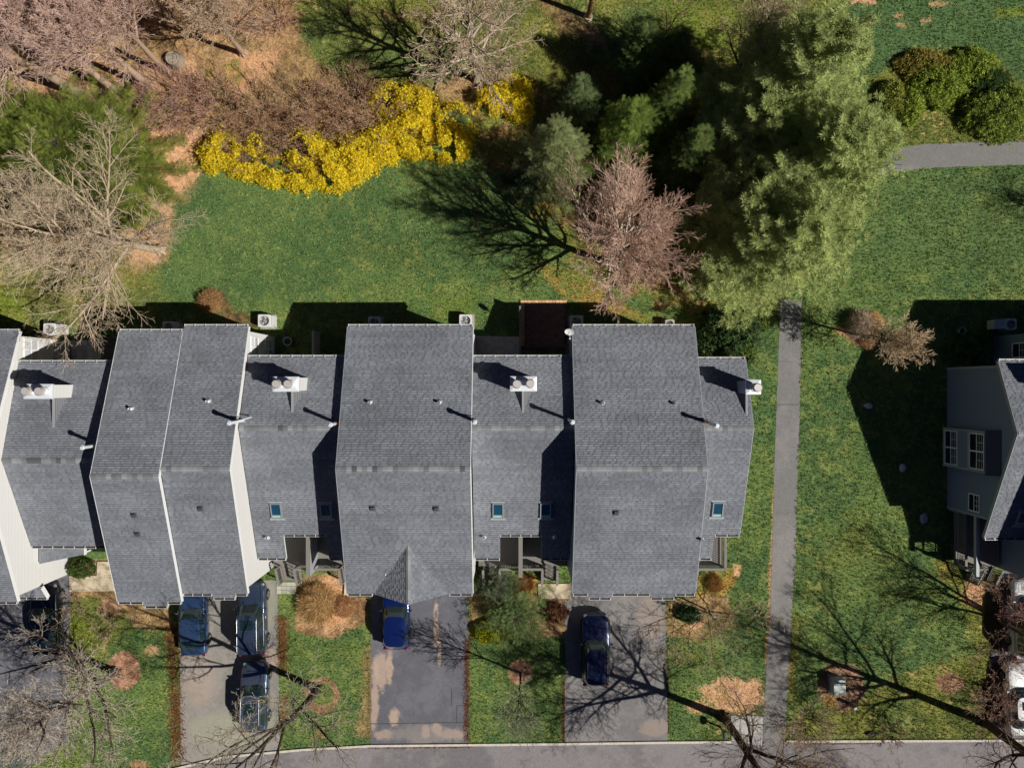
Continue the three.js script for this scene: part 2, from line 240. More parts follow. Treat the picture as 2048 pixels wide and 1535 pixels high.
{
  const N1 = new Float32Array(TW * TH), N2 = new Float32Array(TW * TH), N3 = new Float32Array(TW * TH);
  const sx = (GX1 - GX0) / TW, sy = (GY1 - GY0) / TH;
  for (let j = 0; j < TH; j++) for (let i = 0; i < TW; i++) {
    const x = GX0 + (i + 0.5) * sx, y = GY0 + (j + 0.5) * sy, o = j * TW + i;
    const rx = 0.8 * x + 0.6 * y, ry = 0.8 * y - 0.6 * x, qx = 0.38 * x - 0.92 * y, qy = 0.38 * y + 0.92 * x;
    N1[o] = vnoise(rx / 90, ry / 90) * 0.55 + vnoise(qx / 33 + 40, qy / 33) * 0.45;
    N2[o] = vnoise(qx / 19 + 9, qy / 19 + 70) * 0.4 + vnoise(rx / 8, ry / 8 + 33) * 0.3 + vnoise(x / 4, y / 4 + 3) * 0.3;
    N3[o] = clamp((vnoise(x / 2.6 + 31, y / 2.6) * 0.45 + HT[(i * 31 + j * 7919 + ((i * j) & 255)) & 65535] * 0.55 - 0.5) * 1.15 + 0.5);
    const c = matter('lawn', x, y, N1[o], N2[o], N3[o]); GCOL[o * 3] = c[0]; GCOL[o * 3 + 1] = c[1]; GCOL[o * 3 + 2] = c[2];
  }
  for (const [kind, pts, soft, wob, share] of PATCH) {
    let x0 = 1e9, x1 = -1e9, y0 = 1e9, y1 = -1e9; const n = pts.length / 2;
    for (let k = 0; k < n; k++) { x0 = Math.min(x0, pts[2 * k]); x1 = Math.max(x1, pts[2 * k]); y0 = Math.min(y0, pts[2 * k + 1]); y1 = Math.max(y1, pts[2 * k + 1]); }
    const m = soft + wob, i0 = Math.max(0, Math.floor((x0 - m - GX0) / sx)), i1 = Math.min(TW - 1, Math.ceil((x1 + m - GX0) / sx)), j0 = Math.max(0, Math.floor((y0 - m - GY0) / sy)), j1 = Math.min(TH - 1, Math.ceil((y1 + m - GY0) / sy));
    for (let j = j0; j <= j1; j++) for (let i = i0; i <= i1; i++) {
      const x = GX0 + (i + 0.5) * sx, y = GY0 + (j + 0.5) * sy, o = j * TW + i; let d2 = 1e12, ins = false;
      for (let k = 0, q = n - 1; k < n; q = k++) {
        const ax = pts[2 * q], ay = pts[2 * q + 1], bx = pts[2 * k], by = pts[2 * k + 1], ex = bx - ax, ey = by - ay, wx = x - ax, wy = y - ay;
        const t = clamp((wx * ex + wy * ey) / (ex * ex + ey * ey || 1)), dx = wx - ex * t, dy = wy - ey * t; d2 = Math.min(d2, dx * dx + dy * dy);
        if ((ay > y) !== (by > y) && x < ax + (y - ay) * (bx - ax) / (by - ay)) ins = !ins;
      }
      let d = Math.sqrt(d2) * (ins ? 1 : -1) + (N2[o] - 0.5) * 1.4 * wob + (N1[o] - 0.5) * wob + (N3[o] - 0.5) * Math.min(soft, 10);
      const a = smooth(-soft * 0.5, soft * 0.5, d) * share; if (a < 0.01) continue;
      const c = matter(kind, x, y, N1[o], N2[o], N3[o]);
      for (let q = 0; q < 3; q++) GCOL[o * 3 + q] = lerp(GCOL[o * 3 + q], c[q], a);
      if (a > 0.5) MAT[o] = MATID[kind];
    }
  }
}
function groundAt(px, py) { const i = clamp(Math.floor((px - GX0) / (GX1 - GX0) * TW), 0, TW - 1), j = clamp(Math.floor((py - GY0) / (GY1 - GY0) * TH), 0, TH - 1), o = j * TW + i; return { m: MAT[o], c: [GCOL[o * 3], GCOL[o * 3 + 1], GCOL[o * 3 + 2]] }; }
const sheetUV = (g, fx, fz) => { const p = g.attributes.position, u = new Float32Array(p.count * 2); for (let k = 0; k < p.count; k++) { u[2 * k] = fx(p.getX(k)); u[2 * k + 1] = fz(p.getZ(k)); } g.setAttribute('uv', new THREE.BufferAttribute(u, 2)); return g; };
const GRAIN = 1.12;
{
  const t = tex(TW, TH, (i, j) => { const o = (j * TW + i) * 3; return [GCOL[o] * GRAIN, GCOL[o + 1] * GRAIN, GCOL[o + 2] * GRAIN]; }, true, false);
  const bt = tex(512, 512, (i, j) => { const v = 0.5 * tnoise(i, j, 512, 512, 60) + 0.5 * tnoise(i, j, 512, 512, 190, 5); return [v, v, v]; });
  bt.repeat.set(26, 20);
  const x0 = GX0, x1 = GX1, y0 = GY0, y1 = GY1;
  const b = new MB().poly([[X(x0), 0, Z(y0)], [X(x0), 0, Z(y1)], [X(x1), 0, Z(y1)], [X(x1), 0, Z(y0)]]);
  const g = sheetUV(b.geo(), (x) => (x - X(x0)) / (X(x1) - X(x0)), (z) => (z - Z(y0)) / (Z(y1) - Z(y0)));
  tag(put('ground', g, new THREE.MeshStandardMaterial({ map: t, roughness: 0.95, bumpMap: bt, bumpScale: 0.03 })), 'lawn and leaf litter around the townhouses', 'ground', null, 'structure');
  const far = new MB(), B = 900, a = [X(x0), Z(y0), X(x1), Z(y1)];
  far.poly([[-B, 0, -B], [-B, 0, a[1]], [B, 0, a[1]], [B, 0, -B]]); far.poly([[-B, 0, a[3]], [-B, 0, B], [B, 0, B], [B, 0, a[3]]]);
  far.poly([[-B, 0, a[1]], [-B, 0, a[3]], [a[0], 0, a[3]], [a[0], 0, a[1]]]); far.poly([[a[2], 0, a[1]], [a[2], 0, a[3]], [B, 0, a[3]], [B, 0, a[1]]]);
  const ft = tex(256, 256, (i, j) => scl(mixc(K.lawnA, K.olive, tnoise(i, j, 256, 256, 6)), 0.5 + tnoise(i, j, 256, 256, 90, 2)), true);
  tag(put('terrain', sheetUV(far.geo(), (x) => x / 12, (z) => z / 12), new THREE.MeshStandardMaterial({ map: ft, roughness: 0.95 })), 'grass running on beyond the houses', 'terrain', null, 'structure');
}

// ---------------------------------------------------------------- paved sheets (all in photo pixels at ground level)
function sheet(name, pts, y, mat, label, cat, fr = 24) {
  const sh = new THREE.Shape(pts.reduce((o, v, k) => (k % 2 ? o[o.length - 1].y = -Z(v) : o.push(new THREE.Vector2(X(v), 0)), o), []));
  const g = new THREE.ShapeGeometry(sh); g.rotateX(-Math.PI / 2); g.translate(0, y, 0); sheetUV(g, (x) => x / fr, (z) => z / fr);
  return tag(put(name, g, mat), label, cat, null, 'structure');
}
function paving(base, alt, spots, seed, size = 1024, metres = 8, crack = true) {  // asphalt or concrete with aggregate, stains and hair cracks
  const off = seed * 13;
  const t = tex(size, size, (i, j) => {
    const n1 = tnoise(i, j, size, size, 9, seed) * 0.5 + tnoise(i, j, size, size, 31, seed + 1) * 0.3 + tnoise(i, j, size, size, 90, seed + 3) * 0.2, n2 = tnoise(i, j, size, size, 420, seed + 2), n3 = HT[(i * 131 + j * 3571 + off) & 65535];
    let c = mixc(base, alt, smooth(0.35, 0.68, n1)); c = scl(c, 0.78 + 0.28 * n2 + 0.18 * n3);
    if (spots && n1 > 0.66 && n3 > 0.35) c = mixc(c, spots, smooth(0.66, 0.76, n1) * 0.6);
    if (crack) { const w = Math.abs(tnoise(i, j, size, size, 7, seed + 7) * 0.7 + tnoise(i, j, size, size, 40, seed + 9) * 0.3 - 0.5); if (w < 0.0018) c = scl(c, 0.62); }
    return c;
  }, true);
  const b = tex(256, 256, (i, j) => { const v = HT[(i * 37 + j * 911 + off) & 65535] * 0.6 + 0.4 * tnoise(i, j, 256, 256, 60, seed); return [v, v, v]; });
  b.repeat.set(12, 12);
  return new THREE.MeshStandardMaterial({ map: t, roughness: 0.92, bumpMap: b, bumpScale: 0.004 });
}
const asphaltRoad = paving(C(112, 108, 110), C(130, 125, 125), null, 1), asphaltCool = paving(C(98, 98, 104), C(114, 112, 116), null, 3),
  pathMat = paving(C(118, 116, 113), C(132, 127, 124), null, 4), concrete = paving(C(206, 190, 162), C(184, 168, 140), null, 5, 512), slabGrey = paving(C(176, 172, 168), C(158, 154, 150), null, 6, 512);
function drive(name, pts, label, base, alt, blobs, seed) {       // a paved sheet with its stains and worn tracks where the photo shows them
  let x0 = 1e9, x1 = -1e9, y0 = 1e9, y1 = -1e9; for (let k = 0; k < pts.length; k += 2) { x0 = Math.min(x0, pts[k]); x1 = Math.max(x1, pts[k]); y0 = Math.min(y0, pts[k + 1]); y1 = Math.max(y1, pts[k + 1]); }
  const w = Math.round((x1 - x0) * 1.5), h = Math.round((y1 - y0) * 1.5);
  const t = tex(w, h, (i, j) => {
    const x = x0 + (i + 0.5) / w * (x1 - x0), y = y0 + (j + 0.5) / h * (y1 - y0), rx = 0.8 * x + 0.6 * y, ry = 0.8 * y - 0.6 * x, n1 = vnoise(rx / 40 + seed, ry / 40) * 0.5 + vnoise(rx / 13, ry / 13 + seed) * 0.3 + vnoise(x / 5, y / 5) * 0.2, n2 = HT[(i * 131 + j * 3571 + seed * 77) & 65535], n3 = vnoise(x * 0.9, y * 0.9);
    let c = mixc(base, alt, smooth(0.3, 0.7, n1));
    for (const [bx, by, rx2, ry2, col, sh] of blobs) { const d = Math.hypot((x - bx) / rx2, (y - by) / ry2) + (n1 - 0.5) * 1.3 + (n3 - 0.5) * 0.35; if (d < 1.15) c = mixc(c, col, smooth(1.15, 0.7, d) * sh); }
    const cr = Math.abs(vnoise(rx / 60 + 3 + seed, ry / 60) * 0.7 + vnoise(rx / 11, ry / 11) * 0.3 - 0.5); if (cr < 0.003) c = scl(c, 0.65);
    return scl(c, 0.80 + 0.2 * n3 + 0.2 * n2);
  }, true, false);
  const bm = tex(256, 256, (i, j) => { const v = HT[(i * 37 + j * 911 + seed) & 65535] * 0.6 + 0.4 * tnoise(i, j, 256, 256, 60, seed); return [v, v, v]; }); bm.repeat.set(4, 6);
  const sh = new THREE.Shape(pts.reduce((o, v, k) => (k % 2 ? o[o.length - 1].y = -Z(v) : o.push(new THREE.Vector2(X(v), 0)), o), [])), gm = new THREE.ShapeGeometry(sh); gm.rotateX(-Math.PI / 2); gm.translate(0, 0.008, 0);
  sheetUV(gm, (x) => (x - X(x0)) / (X(x1) - X(x0)), (z) => (z - Z(y0)) / (Z(y1) - Z(y0)));
  return tag(put(name, gm, new THREE.MeshStandardMaterial({ map: t, roughness: 0.92, bumpMap: bm, bumpScale: 0.004 })), label, 'driveway', null, 'structure');
}
const TANW = C(180, 156, 138), OIL = C(92, 88, 90), OLV = C(158, 156, 134);
const ROADN = [[250, 1590], [345, 1537], [450, 1512], [600, 1498], [740, 1490], [935, 1488], [1130, 1486], [1335, 1483], [1462, 1482], [1572, 1481], [2048, 1479], [2218, 1478]];
sheet('road', [...ROADN.flat(), 2218, 1715, -170, 1715, -170, 1640, 120, 1640], 0.004, asphaltRoad, 'grey asphalt street along the bottom edge', 'road');
sheet('driveway', [-170, 1150, 142, 1150, 138, 1260, 134, 1480, 60, 1530, -170, 1560], 0.008, asphaltCool, 'dark driveway at the left edge under the black car', 'driveway');
drive('driveway', [357, 1160, 556, 1160, 556, 1300, 558, 1400, 560, 1502, 450, 1512, 362, 1531], 'tan grey driveway carrying three parked cars', C(126, 123, 117), C(148, 142, 134), [[460, 1460, 90, 40, OLV, 0.7], [400, 1360, 40, 60, TANW, 0.35], [540, 1320, 20, 20, TANW, 0.5], [530, 1200, 20, 60, OLV, 0.5]], 2);
drive('driveway', [742, 1170, 936, 1170, 936, 1488, 741, 1490], 'patched asphalt driveway beside the blue compact SUV', C(108, 107, 113), C(94, 94, 101), [[762, 1345, 13, 42, TANW, 0.8], [779, 1338, 8, 32, TANW, 0.9], [750, 1400, 10, 70, TANW, 0.8], [787, 1438, 12, 24, TANW, 0.85], [872, 1250, 6, 60, TANW, 0.95], [879, 1305, 5, 30, TANW, 0.9], [852, 1460, 9, 14, TANW, 0.8], [872, 1457, 12, 14, TANW, 0.85], [906, 1466, 26, 12, TANW, 0.7], [765, 1468, 22, 12, TANW, 0.65], [840, 1465, 100, 20, C(146, 136, 128), 0.55], [872, 1228, 4, 10, OIL, 0.8]], 8);
drive('driveway', [1132, 1170, 1330, 1170, 1333, 1300, 1336, 1483, 1129, 1486], 'driveway crossed by tree shadows under the navy SUV', C(114, 112, 112), C(132, 128, 126), [[1300, 1240, 26, 50, TANW, 0.35], [1310, 1455, 26, 16, TANW, 0.4]], 5);
sheet('driveway', [2010, 1140, 2218, 1140, 2218, 1479, 1992, 1480, 1985, 1400, 1998, 1330, 1978, 1318, 1980, 1304, 2005, 1306], 0.008, asphaltCool, 'driveway at the right edge under the white vehicles', 'driveway');
sheet('footpath', [1561, 600, 1604, 600, 1600, 820, 1594, 1000, 1591, 1140, 1585, 1200, 1580, 1300, 1574, 1400, 1570, 1481, 1524, 1482, 1528, 1425, 1534, 1320, 1541, 1200, 1546, 1060, 1549, 920, 1553, 820], 0.012, pathMat, 'straight asphalt footpath between the row and the right house', 'path');
sheet('footpath', [1745, 352, 1775, 318, 1800, 296, 1850, 288, 1950, 284, 2218, 278, 2218, 324, 1950, 332, 1850, 336, 1795, 343], 0.012, pathMat, 'curved footpath emerging from under the big pine', 'path');
{
  const seam = std(scl(C(80, 78, 80), 0.8), 0.9);
  for (const p of [[741, 1446, 936, 1443, 936, 1444.4, 741, 1447.4], [914, 1410, 934, 1409, 934, 1410.2, 914, 1411.2], [913, 1410, 914.4, 1410, 914, 1445, 912.6, 1445], [903, 1370, 904.5, 1390, 903, 1412, 902, 1412, 902.6, 1390], [1554, 808, 1599, 808, 1599, 809.4, 1554, 809.4]]) sheet('paving_seam', p, 0.016, seam, 'dark joint line in the paving', 'paving seam');
}
// kerb: concrete lengths along the street, each a stone of its own
{
  const kerbMat = paving(C(206, 198, 184), C(186, 178, 164), null, 14, 512, 8, false); const kr = thing('kerb', 'pale concrete kerb along the street', 'kerb'); kr.userData.kind = 'structure';
  const runs = [ROADN.slice(1, 9), ROADN.slice(9)];
  for (const run of runs) for (let k = 0; k < run.length - 1; k++) {
    const a = [X(run[k][0]), Z(run[k][1])], b = [X(run[k + 1][0]), Z(run[k + 1][1])], L = Math.hypot(b[0] - a[0], b[1] - a[1]), n = Math.max(1, Math.round(L / 2.4));
    for (let q = 0; q < n; q++) {
      const t0 = q / n + 0.01 / L, t1 = (q + 1) / n - 0.01 / L, m = new MB();
      m.bar([lerp(a[0], b[0], t0), 0.03, lerp(a[1], b[1], t0)], [lerp(a[0], b[0], t1), 0.03, lerp(a[1], b[1], t1)], 0.15, 0.16, [1, 1, 1]); m.build('kerb_stone', kerbMat, kr);
    }
  }
}
// walks and slabs by the doors
function slab(pts, h, mat, label) {
  const sh = new THREE.Shape(pts.map(([x, y]) => new THREE.Vector2(X(x), -Z(y))));
  const g = new THREE.ExtrudeGeometry(sh, { depth: h, bevelEnabled: true, bevelThickness: 0.012, bevelSize: 0.012, bevelSegments: 1 }); g.rotateX(-Math.PI / 2); sheetUV(g, (x) => x / 2, (z) => z / 2);
  return tag(put('concrete_slab', g, mat), label, 'slab', null, 'structure');
}
slab([[140, 1151], [229, 1149], [232, 1180], [140, 1182]], 0.10, concrete, 'long pale walk slab below the left porch steps');
slab([[196, 1122], [228, 1122], [229, 1147.5], [195, 1149.5]], 0.12, concrete, 'small square slab at the foot of the left porch steps');
slab([[690, 1158], [698, 1158], [698, 1188], [689, 1188]], 0.16, concrete, 'narrow beige step by the middle tall house');
slab([[1076, 1167], [1140, 1166], [1141, 1196], [1077, 1195]], 0.10, concrete, 'tan landing slab beside the blue-green evergreen');
slab([[1462, 1430], [1526, 1431], [1523, 1490], [1463, 1479]], 0.05, slabGrey, 'white ramp slab where the footpath meets the street');
slab([[950, 672], [1040, 673], [1040, 712], [950, 712]], 0.08, slabGrey, 'plain patio slab between the two air conditioners behind the row');
// ---------------------------------------------------------------- townhouses
const EXPO = 0.142;
function shade(rnd, x, z, dir) {               // weathered grey granule blends, blotchy over metres
  const broad = fbm(x * 0.55 + 40, z * 0.9 + 11) - 0.5, r = rnd();
  const v = r < 0.25 ? 0.185 : r < 0.6 ? 0.2 : 0.216;
  const k = v * (1 + broad * 0.55) * (0.93 + 0.14 * rnd());
  return [k * 0.93, k * 0.985, k * 1.11];
}
function shingles(house, label, rects, zr, hr, pitch, dir, seed, skip) {   // dir -1 towards the back, +1 towards the street
  let rowTone = 1; const rnd = rngOf(seed), m = new MB(), cs = 1 / Math.hypot(1, pitch), e = EXPO * cs, up = [0, cs, dir * pitch * cs];
  const at = (x, d, t) => [x, hr - pitch * d + up[1] * t, zr + dir * d + up[2] * t];
  const face = (a, b, c, d, col) => (dir > 0 ? m.poly([a, b, c, d], col) : m.poly([d, c, b, a], col));
  for (const [xa, xb, d0, d1] of rects) {
    let row = Math.floor(d0 / e);
    for (let d = row * e; d < d1 - 1e-4; d += e, row++) {
      const q0 = Math.max(d, d0), q1 = Math.min(d + e, d1); if (q1 - q0 < 0.004) continue;
      rowTone = 0.93 + 0.14 * rnd(); let x = xa, tooth = rnd() < 0.5; const f = (q1 - d) / e;
      while (x < xb - 1e-4) {
        let w = tooth ? 0.14 + rnd() * 0.26 : 0.07 + rnd() * 0.13; if (xb - x - w < 0.08) w = xb - x;
        const x1 = Math.min(xb, x + w), t0 = 0.004, t1 = (tooth ? 0.036 : 0.018) * f + 0.002;
        if (!(skip && skip((x + x1) / 2, (q0 + q1) / 2))) {
          const c = shade(rnd, (x + x1) / 2 + seed, zr + dir * q0, dir); c[0] *= rowTone; c[1] *= rowTone; c[2] *= rowTone;
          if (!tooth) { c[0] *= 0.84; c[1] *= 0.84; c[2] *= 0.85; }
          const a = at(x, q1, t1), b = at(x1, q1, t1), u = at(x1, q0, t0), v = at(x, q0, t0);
          const qm = q0 + (q1 - q0) * 0.34, tm = lerp(t0, t1, 0.34), am = at(x, qm, tm), bm = at(x1, qm, tm);      // shadow line under the course above, painted in as a darker top band
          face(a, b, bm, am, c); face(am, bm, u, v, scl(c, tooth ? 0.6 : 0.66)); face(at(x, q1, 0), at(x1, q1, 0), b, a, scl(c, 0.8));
          if (tooth) { face(v, at(x, q1, 0), a, v, c); face(at(x1, q1, 0), u, u, b, c); }
        }
        x = x1; tooth = !tooth;
      }
    }
  }
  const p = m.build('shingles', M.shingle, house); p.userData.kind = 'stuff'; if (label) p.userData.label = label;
  return p;
}
function ridgeCaps(house, roof, xa, xb, z, h, pb, pf, seed) {    // separate folded caps over the ridge
  const rnd = rngOf(seed), n = Math.round((xb - xa) / 0.29);
  for (let k = 0; k < n; k++) {
    const a = xa + (xb - xa) * k / n + 0.004, b = xa + (xb - xa) * (k + 1) / n + 0.02 * (k < n - 1), l = 0.16, t = 0.034 + 0.010, t2 = 0.040;
    const g = rnd() < 0.06 ? 0.09 : 0.14 + 0.13 * rnd(), c = [g * 0.97, g, g * 1.05], m = new MB();
    const P = (x, d, y) => [x, h + y - (d < 0 ? pb : pf) * Math.abs(d), z + d];
    m.poly([P(a, l, t), P(b, l, t2), P(b, 0, t2), P(a, 0, t)], c); m.poly([P(a, 0, t), P(b, 0, t2), P(b, -l, t2), P(a, -l, t)], c);
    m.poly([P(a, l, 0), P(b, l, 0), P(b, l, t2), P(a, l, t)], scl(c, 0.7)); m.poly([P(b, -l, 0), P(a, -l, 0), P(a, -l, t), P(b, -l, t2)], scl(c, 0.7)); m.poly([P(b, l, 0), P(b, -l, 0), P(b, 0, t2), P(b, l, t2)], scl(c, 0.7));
    m.build('ridge_cap', M.ridge, roof);
  }
}
function gutter(house, xa, xb, z, h, dir, dirt = true) {          // open trough with straps across it
  const g = new THREE.Group(); g.name = 'gutter'; house.add(g);
  const w = 0.15, m = new MB();
  m.box(xa, h - 0.13, z + dir * 0.003, xb, h - 0.115, z + dir * w); m.box(xa, h - 0.115, z + dir * (w - 0.028), xb, h + 0.012, z + dir * w);
  m.box(xa, h - 0.115, z + dir * 0.003, xa + 0.012, h, z + dir * (w - 0.028)); m.box(xb - 0.012, h - 0.115, z + dir * 0.003, xb, h, z + dir * (w - 0.028));
  m.build('trough', M.gutter, g);
  if (dirt) { const b = new MB().box(xa + 0.015, h - 0.112, z + dir * 0.006, xb - 0.015, h - 0.085, z + dir * (w - 0.031)); b.build('leaf_bed', M.gutterBed, g); }
  const n = Math.max(1, Math.round((xb - xa) / 0.68));
  for (let k = 0; k <= n; k++) { const x = clamp(xa + (xb - xa) * k / n, xa + 0.03, xb - 0.03); new MB().box(x - 0.022, h + 0.013, z + dir * 0.004, x + 0.022, h + 0.03, z + dir * (w + 0.012)).build('strap', M.strap, g); }
}
// a gabled volume. xl..xr roof edges, zb back eave, zr ridge, zf front eave
function house(o) {
  const t = thing(o.name, o.label, 'townhouse', [0, 0, 0], 0, o.group);
  const { xl, xr, zb, zr, zf, hr, pb, pf } = o, hAt = (z) => hr - (z < zr ? pb * (zr - z) : pf * (z - zr)), mat = o.mat ?? M.siding;
  const wz0 = zb + 0.28, wz1 = (o.wallFront ?? zf) - 0.32, wl = xl + (o.openL ? 0.07 : 0.0), wr = xr - (o.openR ? 0.07 : 0.0), TH2 = 0.2;
  const under = (z) => hAt(z) - 0.16;
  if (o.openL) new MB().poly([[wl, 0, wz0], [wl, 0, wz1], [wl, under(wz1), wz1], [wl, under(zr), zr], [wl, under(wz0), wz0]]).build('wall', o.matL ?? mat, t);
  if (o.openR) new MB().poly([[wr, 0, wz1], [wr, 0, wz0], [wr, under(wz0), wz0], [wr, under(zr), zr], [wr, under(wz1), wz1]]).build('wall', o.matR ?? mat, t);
  new MB().poly([[wr, 0, wz0], [wl, 0, wz0], [wl, under(wz0), wz0], [wr, under(wz0), wz0]]).build('wall', mat, t);
  new MB().poly([[wl, 0, wz1], [wr, 0, wz1], [wr, under(wz1), wz1], [wl, under(wz1), wz1]]).build('wall', mat, t);
  // roof deck (soffit and edges), then the courses on it
  const roof = new THREE.Group(); roof.name = 'roof'; t.add(roof);
  const deck = new MB(), T = 0.15, segs = o.front ?? [[xl, xr, zf]];
  const slope = (xa, xb, za, zc) => { const lo = (z) => hAt(z) - T, hi = (z) => hAt(z) - 0.002; deck.hexa([[xa, lo(za), za], [xb, lo(za), za], [xb, lo(zc), zc], [xa, lo(zc), zc]], [[xa, hi(za), za], [xb, hi(za), za], [xb, hi(zc), zc], [xa, hi(zc), zc]], [0.3, 0.3, 0.3]); };
  slope(xl, xr, zb, zr);
  const zin = Math.min(...segs.map((s) => s[2])); slope(xl, xr, zr, zin); for (const [xa, xb, z] of segs) if (z > zin + 0.01) slope(xa, xb, zin, z);
  deck.build('roof_deck', o.trim ?? M.trim, roof);
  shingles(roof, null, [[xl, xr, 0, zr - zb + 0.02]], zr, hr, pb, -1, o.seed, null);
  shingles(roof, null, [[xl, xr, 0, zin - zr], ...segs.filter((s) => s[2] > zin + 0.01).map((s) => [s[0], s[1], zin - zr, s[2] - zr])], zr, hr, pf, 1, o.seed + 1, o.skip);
  ridgeCaps(t, roof, xl + 0.01, xr - 0.01, zr, hr, pb, pf, o.seed + 2);
  // rake boards on the open gable edges
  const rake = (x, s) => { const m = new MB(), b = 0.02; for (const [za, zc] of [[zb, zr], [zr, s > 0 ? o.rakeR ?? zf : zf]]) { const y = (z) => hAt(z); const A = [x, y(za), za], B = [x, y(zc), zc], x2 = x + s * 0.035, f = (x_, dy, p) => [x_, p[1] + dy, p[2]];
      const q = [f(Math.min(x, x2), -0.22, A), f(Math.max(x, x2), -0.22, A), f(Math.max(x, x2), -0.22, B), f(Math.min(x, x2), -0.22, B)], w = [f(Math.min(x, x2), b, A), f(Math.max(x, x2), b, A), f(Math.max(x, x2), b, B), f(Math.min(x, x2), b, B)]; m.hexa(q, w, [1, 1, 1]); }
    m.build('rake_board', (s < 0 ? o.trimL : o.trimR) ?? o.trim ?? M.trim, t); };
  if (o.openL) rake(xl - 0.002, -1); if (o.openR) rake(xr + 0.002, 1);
  // eaves
  gutter(t, xl + 0.02, xr - 0.02, zb, hAt(zb) - 0.01, -1, false);
  for (const [xa, xb, z, skipG] of segs) if (!skipG) gutter(t, xa + 0.02, xb - 0.02, z, hAt(z) - 0.01, 1);
  o.thing = t; o.hAt = hAt; o.roof = roof; o.wl = wl; o.wr = wr; return t;
}
// window on a wall x = const, s = the way it faces; y0..y1, z0..z1, panes as sub-parts
function sideWindow(t, x, s, y0, y1, z0, z1, sash = 2, grid = [2, 3], fm = M.trim, label, gm = M.glass) {
  const w = new THREE.Group(); w.name = 'window'; t.add(w); if (label) w.userData.label = label;
  const f = new MB(), F = 0.07, b = (ya, yb, za, zb, d = 0.06) => f.box(x, ya, za, x + s * d, yb, zb);
  b(y0 - F, y0, z0 - F, z1 + F); b(y1, y1 + F, z0 - F, z1 + F); b(y0, y1, z0 - F, z0); b(y0, y1, z1, z1 + F);
  for (let k = 1; k < sash; k++) { const z = lerp(z0, z1, k / sash); b(y0, y1, z - 0.045, z + 0.045, 0.055); }
  const ym = (y0 + y1) / 2; for (let k = 0; k < sash; k++) b(ym - 0.03, ym + 0.03, lerp(z0, z1, k / sash) + (k ? 0.045 : 0), lerp(z0, z1, (k + 1) / sash) - (k < sash - 1 ? 0.045 : 0), 0.05);
  f.build('window_frame', fm, w);
  const g = new MB();
  for (let k = 0; k < sash; k++) { const a = lerp(z0, z1, k / sash) + (k ? 0.045 : 0), c = lerp(z0, z1, (k + 1) / sash) - (k < sash - 1 ? 0.045 : 0);
    new MB().box(x - s * 0.005, y0, a, x + s * 0.02, ym - 0.03, c).build('pane', gm, w); new MB().box(x - s * 0.005, ym + 0.03, a, x + s * 0.02, y1, c).build('pane', gm, w);
    for (let q = 1; q < grid[0]; q++) { const z = lerp(a, c, q / grid[0]); g.box(x + s * 0.019, ym + 0.03, z - 0.012, x + s * 0.032, y1, z + 0.012); }
    for (let q = 1; q < grid[1]; q++) { const y = lerp(ym + 0.03, y1, q / grid[1]); g.box(x + s * 0.021, y - 0.012, a, x + s * 0.034, y + 0.012, c); } }
  g.build('window_bars', fm, w);
}
const PH = 0.345, PL = 0.35, PLF = 0.372;
const zHr = Z(937.5, 7.85), zHb = -3.5, zHf = 12.73;
const A = { name: 'townhouse', label: 'pale tall townhouse cut by the left edge of the photo', xl: -36, xr: -30.0, zb: -3.2, zr: 5.2, zf: 13.2, hr: 8.0, pb: 0.35, pf: 0.35, openR: true, seed: 11 };
const BL = { name: 'townhouse', label: 'narrow tall townhouse standing slightly higher than its twin on its right', xl: -23.9, xr: -20.04, zb: -3.2, zr: 5.24, zf: 13.2, hr: 8.02, pb: 0.35, pf: 0.35, openL: true, openR: true, seed: 21 };
BL.front = [[-23.9, X(289, 5.1), 13.2], [X(289, 5.1), X(336, 5.1), 13.48], [X(336, 5.1), -20.04, 13.2]];
const BR = { name: 'townhouse', label: 'narrow tall townhouse with a broad white side wall facing the two-skylight roof', xl: -20.0, xr: -16.07, zb: zHb, zr: zHr, zf: zHf, hr: 7.85, pb: PH, pf: PH, openR: true, seed: 31 };
BR.front = [[-20.0, X(425, 5.1), zHf], [X(425, 5.1), X(470, 5.1), zHf + 0.27], [X(470, 5.1), -16.07, zHf]];
const CC = { name: 'townhouse', label: 'wide tall townhouse with a small cross gable over the blue compact SUV', xl: -10.02, xr: -2.38, zb: zHb, zr: zHr, zf: zHf, hr: 7.85, pb: PH, pf: PH, openL: true, openR: true, trimL: M.trimGrey, seed: 41 };
CC.front = [[-10.02, X(746, 5.1), zHf], [X(746, 5.1), X(898, 5.1), zHf, true], [X(898, 5.1), -2.38, zHf]];
CC.skip = (x, d) => { const z = CC.zr + d, u = Math.abs(x + 6.16); return z > 9.6 && u < (z - 9.6) / (zHf - 9.6) * 2.33 - 0.12; };
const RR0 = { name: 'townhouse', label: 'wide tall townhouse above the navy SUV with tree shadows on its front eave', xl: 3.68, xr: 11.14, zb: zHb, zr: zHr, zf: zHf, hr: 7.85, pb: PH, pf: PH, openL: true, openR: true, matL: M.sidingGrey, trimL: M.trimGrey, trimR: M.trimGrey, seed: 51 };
RR0.front = [[3.68, X(1177, 5.1), zHf], [X(1177, 5.1), X(1223, 5.1), zHf + 0.27], [X(1223, 5.1), X(1301, 5.1), zHf], [X(1301, 5.1), X(1350, 5.1), zHf + 0.27], [X(1350, 5.1), 11.14, zHf]];
const L0 = { name: 'connecting_house', label: 'low house section between the leftmost and the narrow tall townhouse', xl: -29.99, xr: -23.91, zb: -1.31, zr: 4.51, zf: 10.1, hr: 6.53, pb: 0.25, pf: 0.45, seed: 61 };
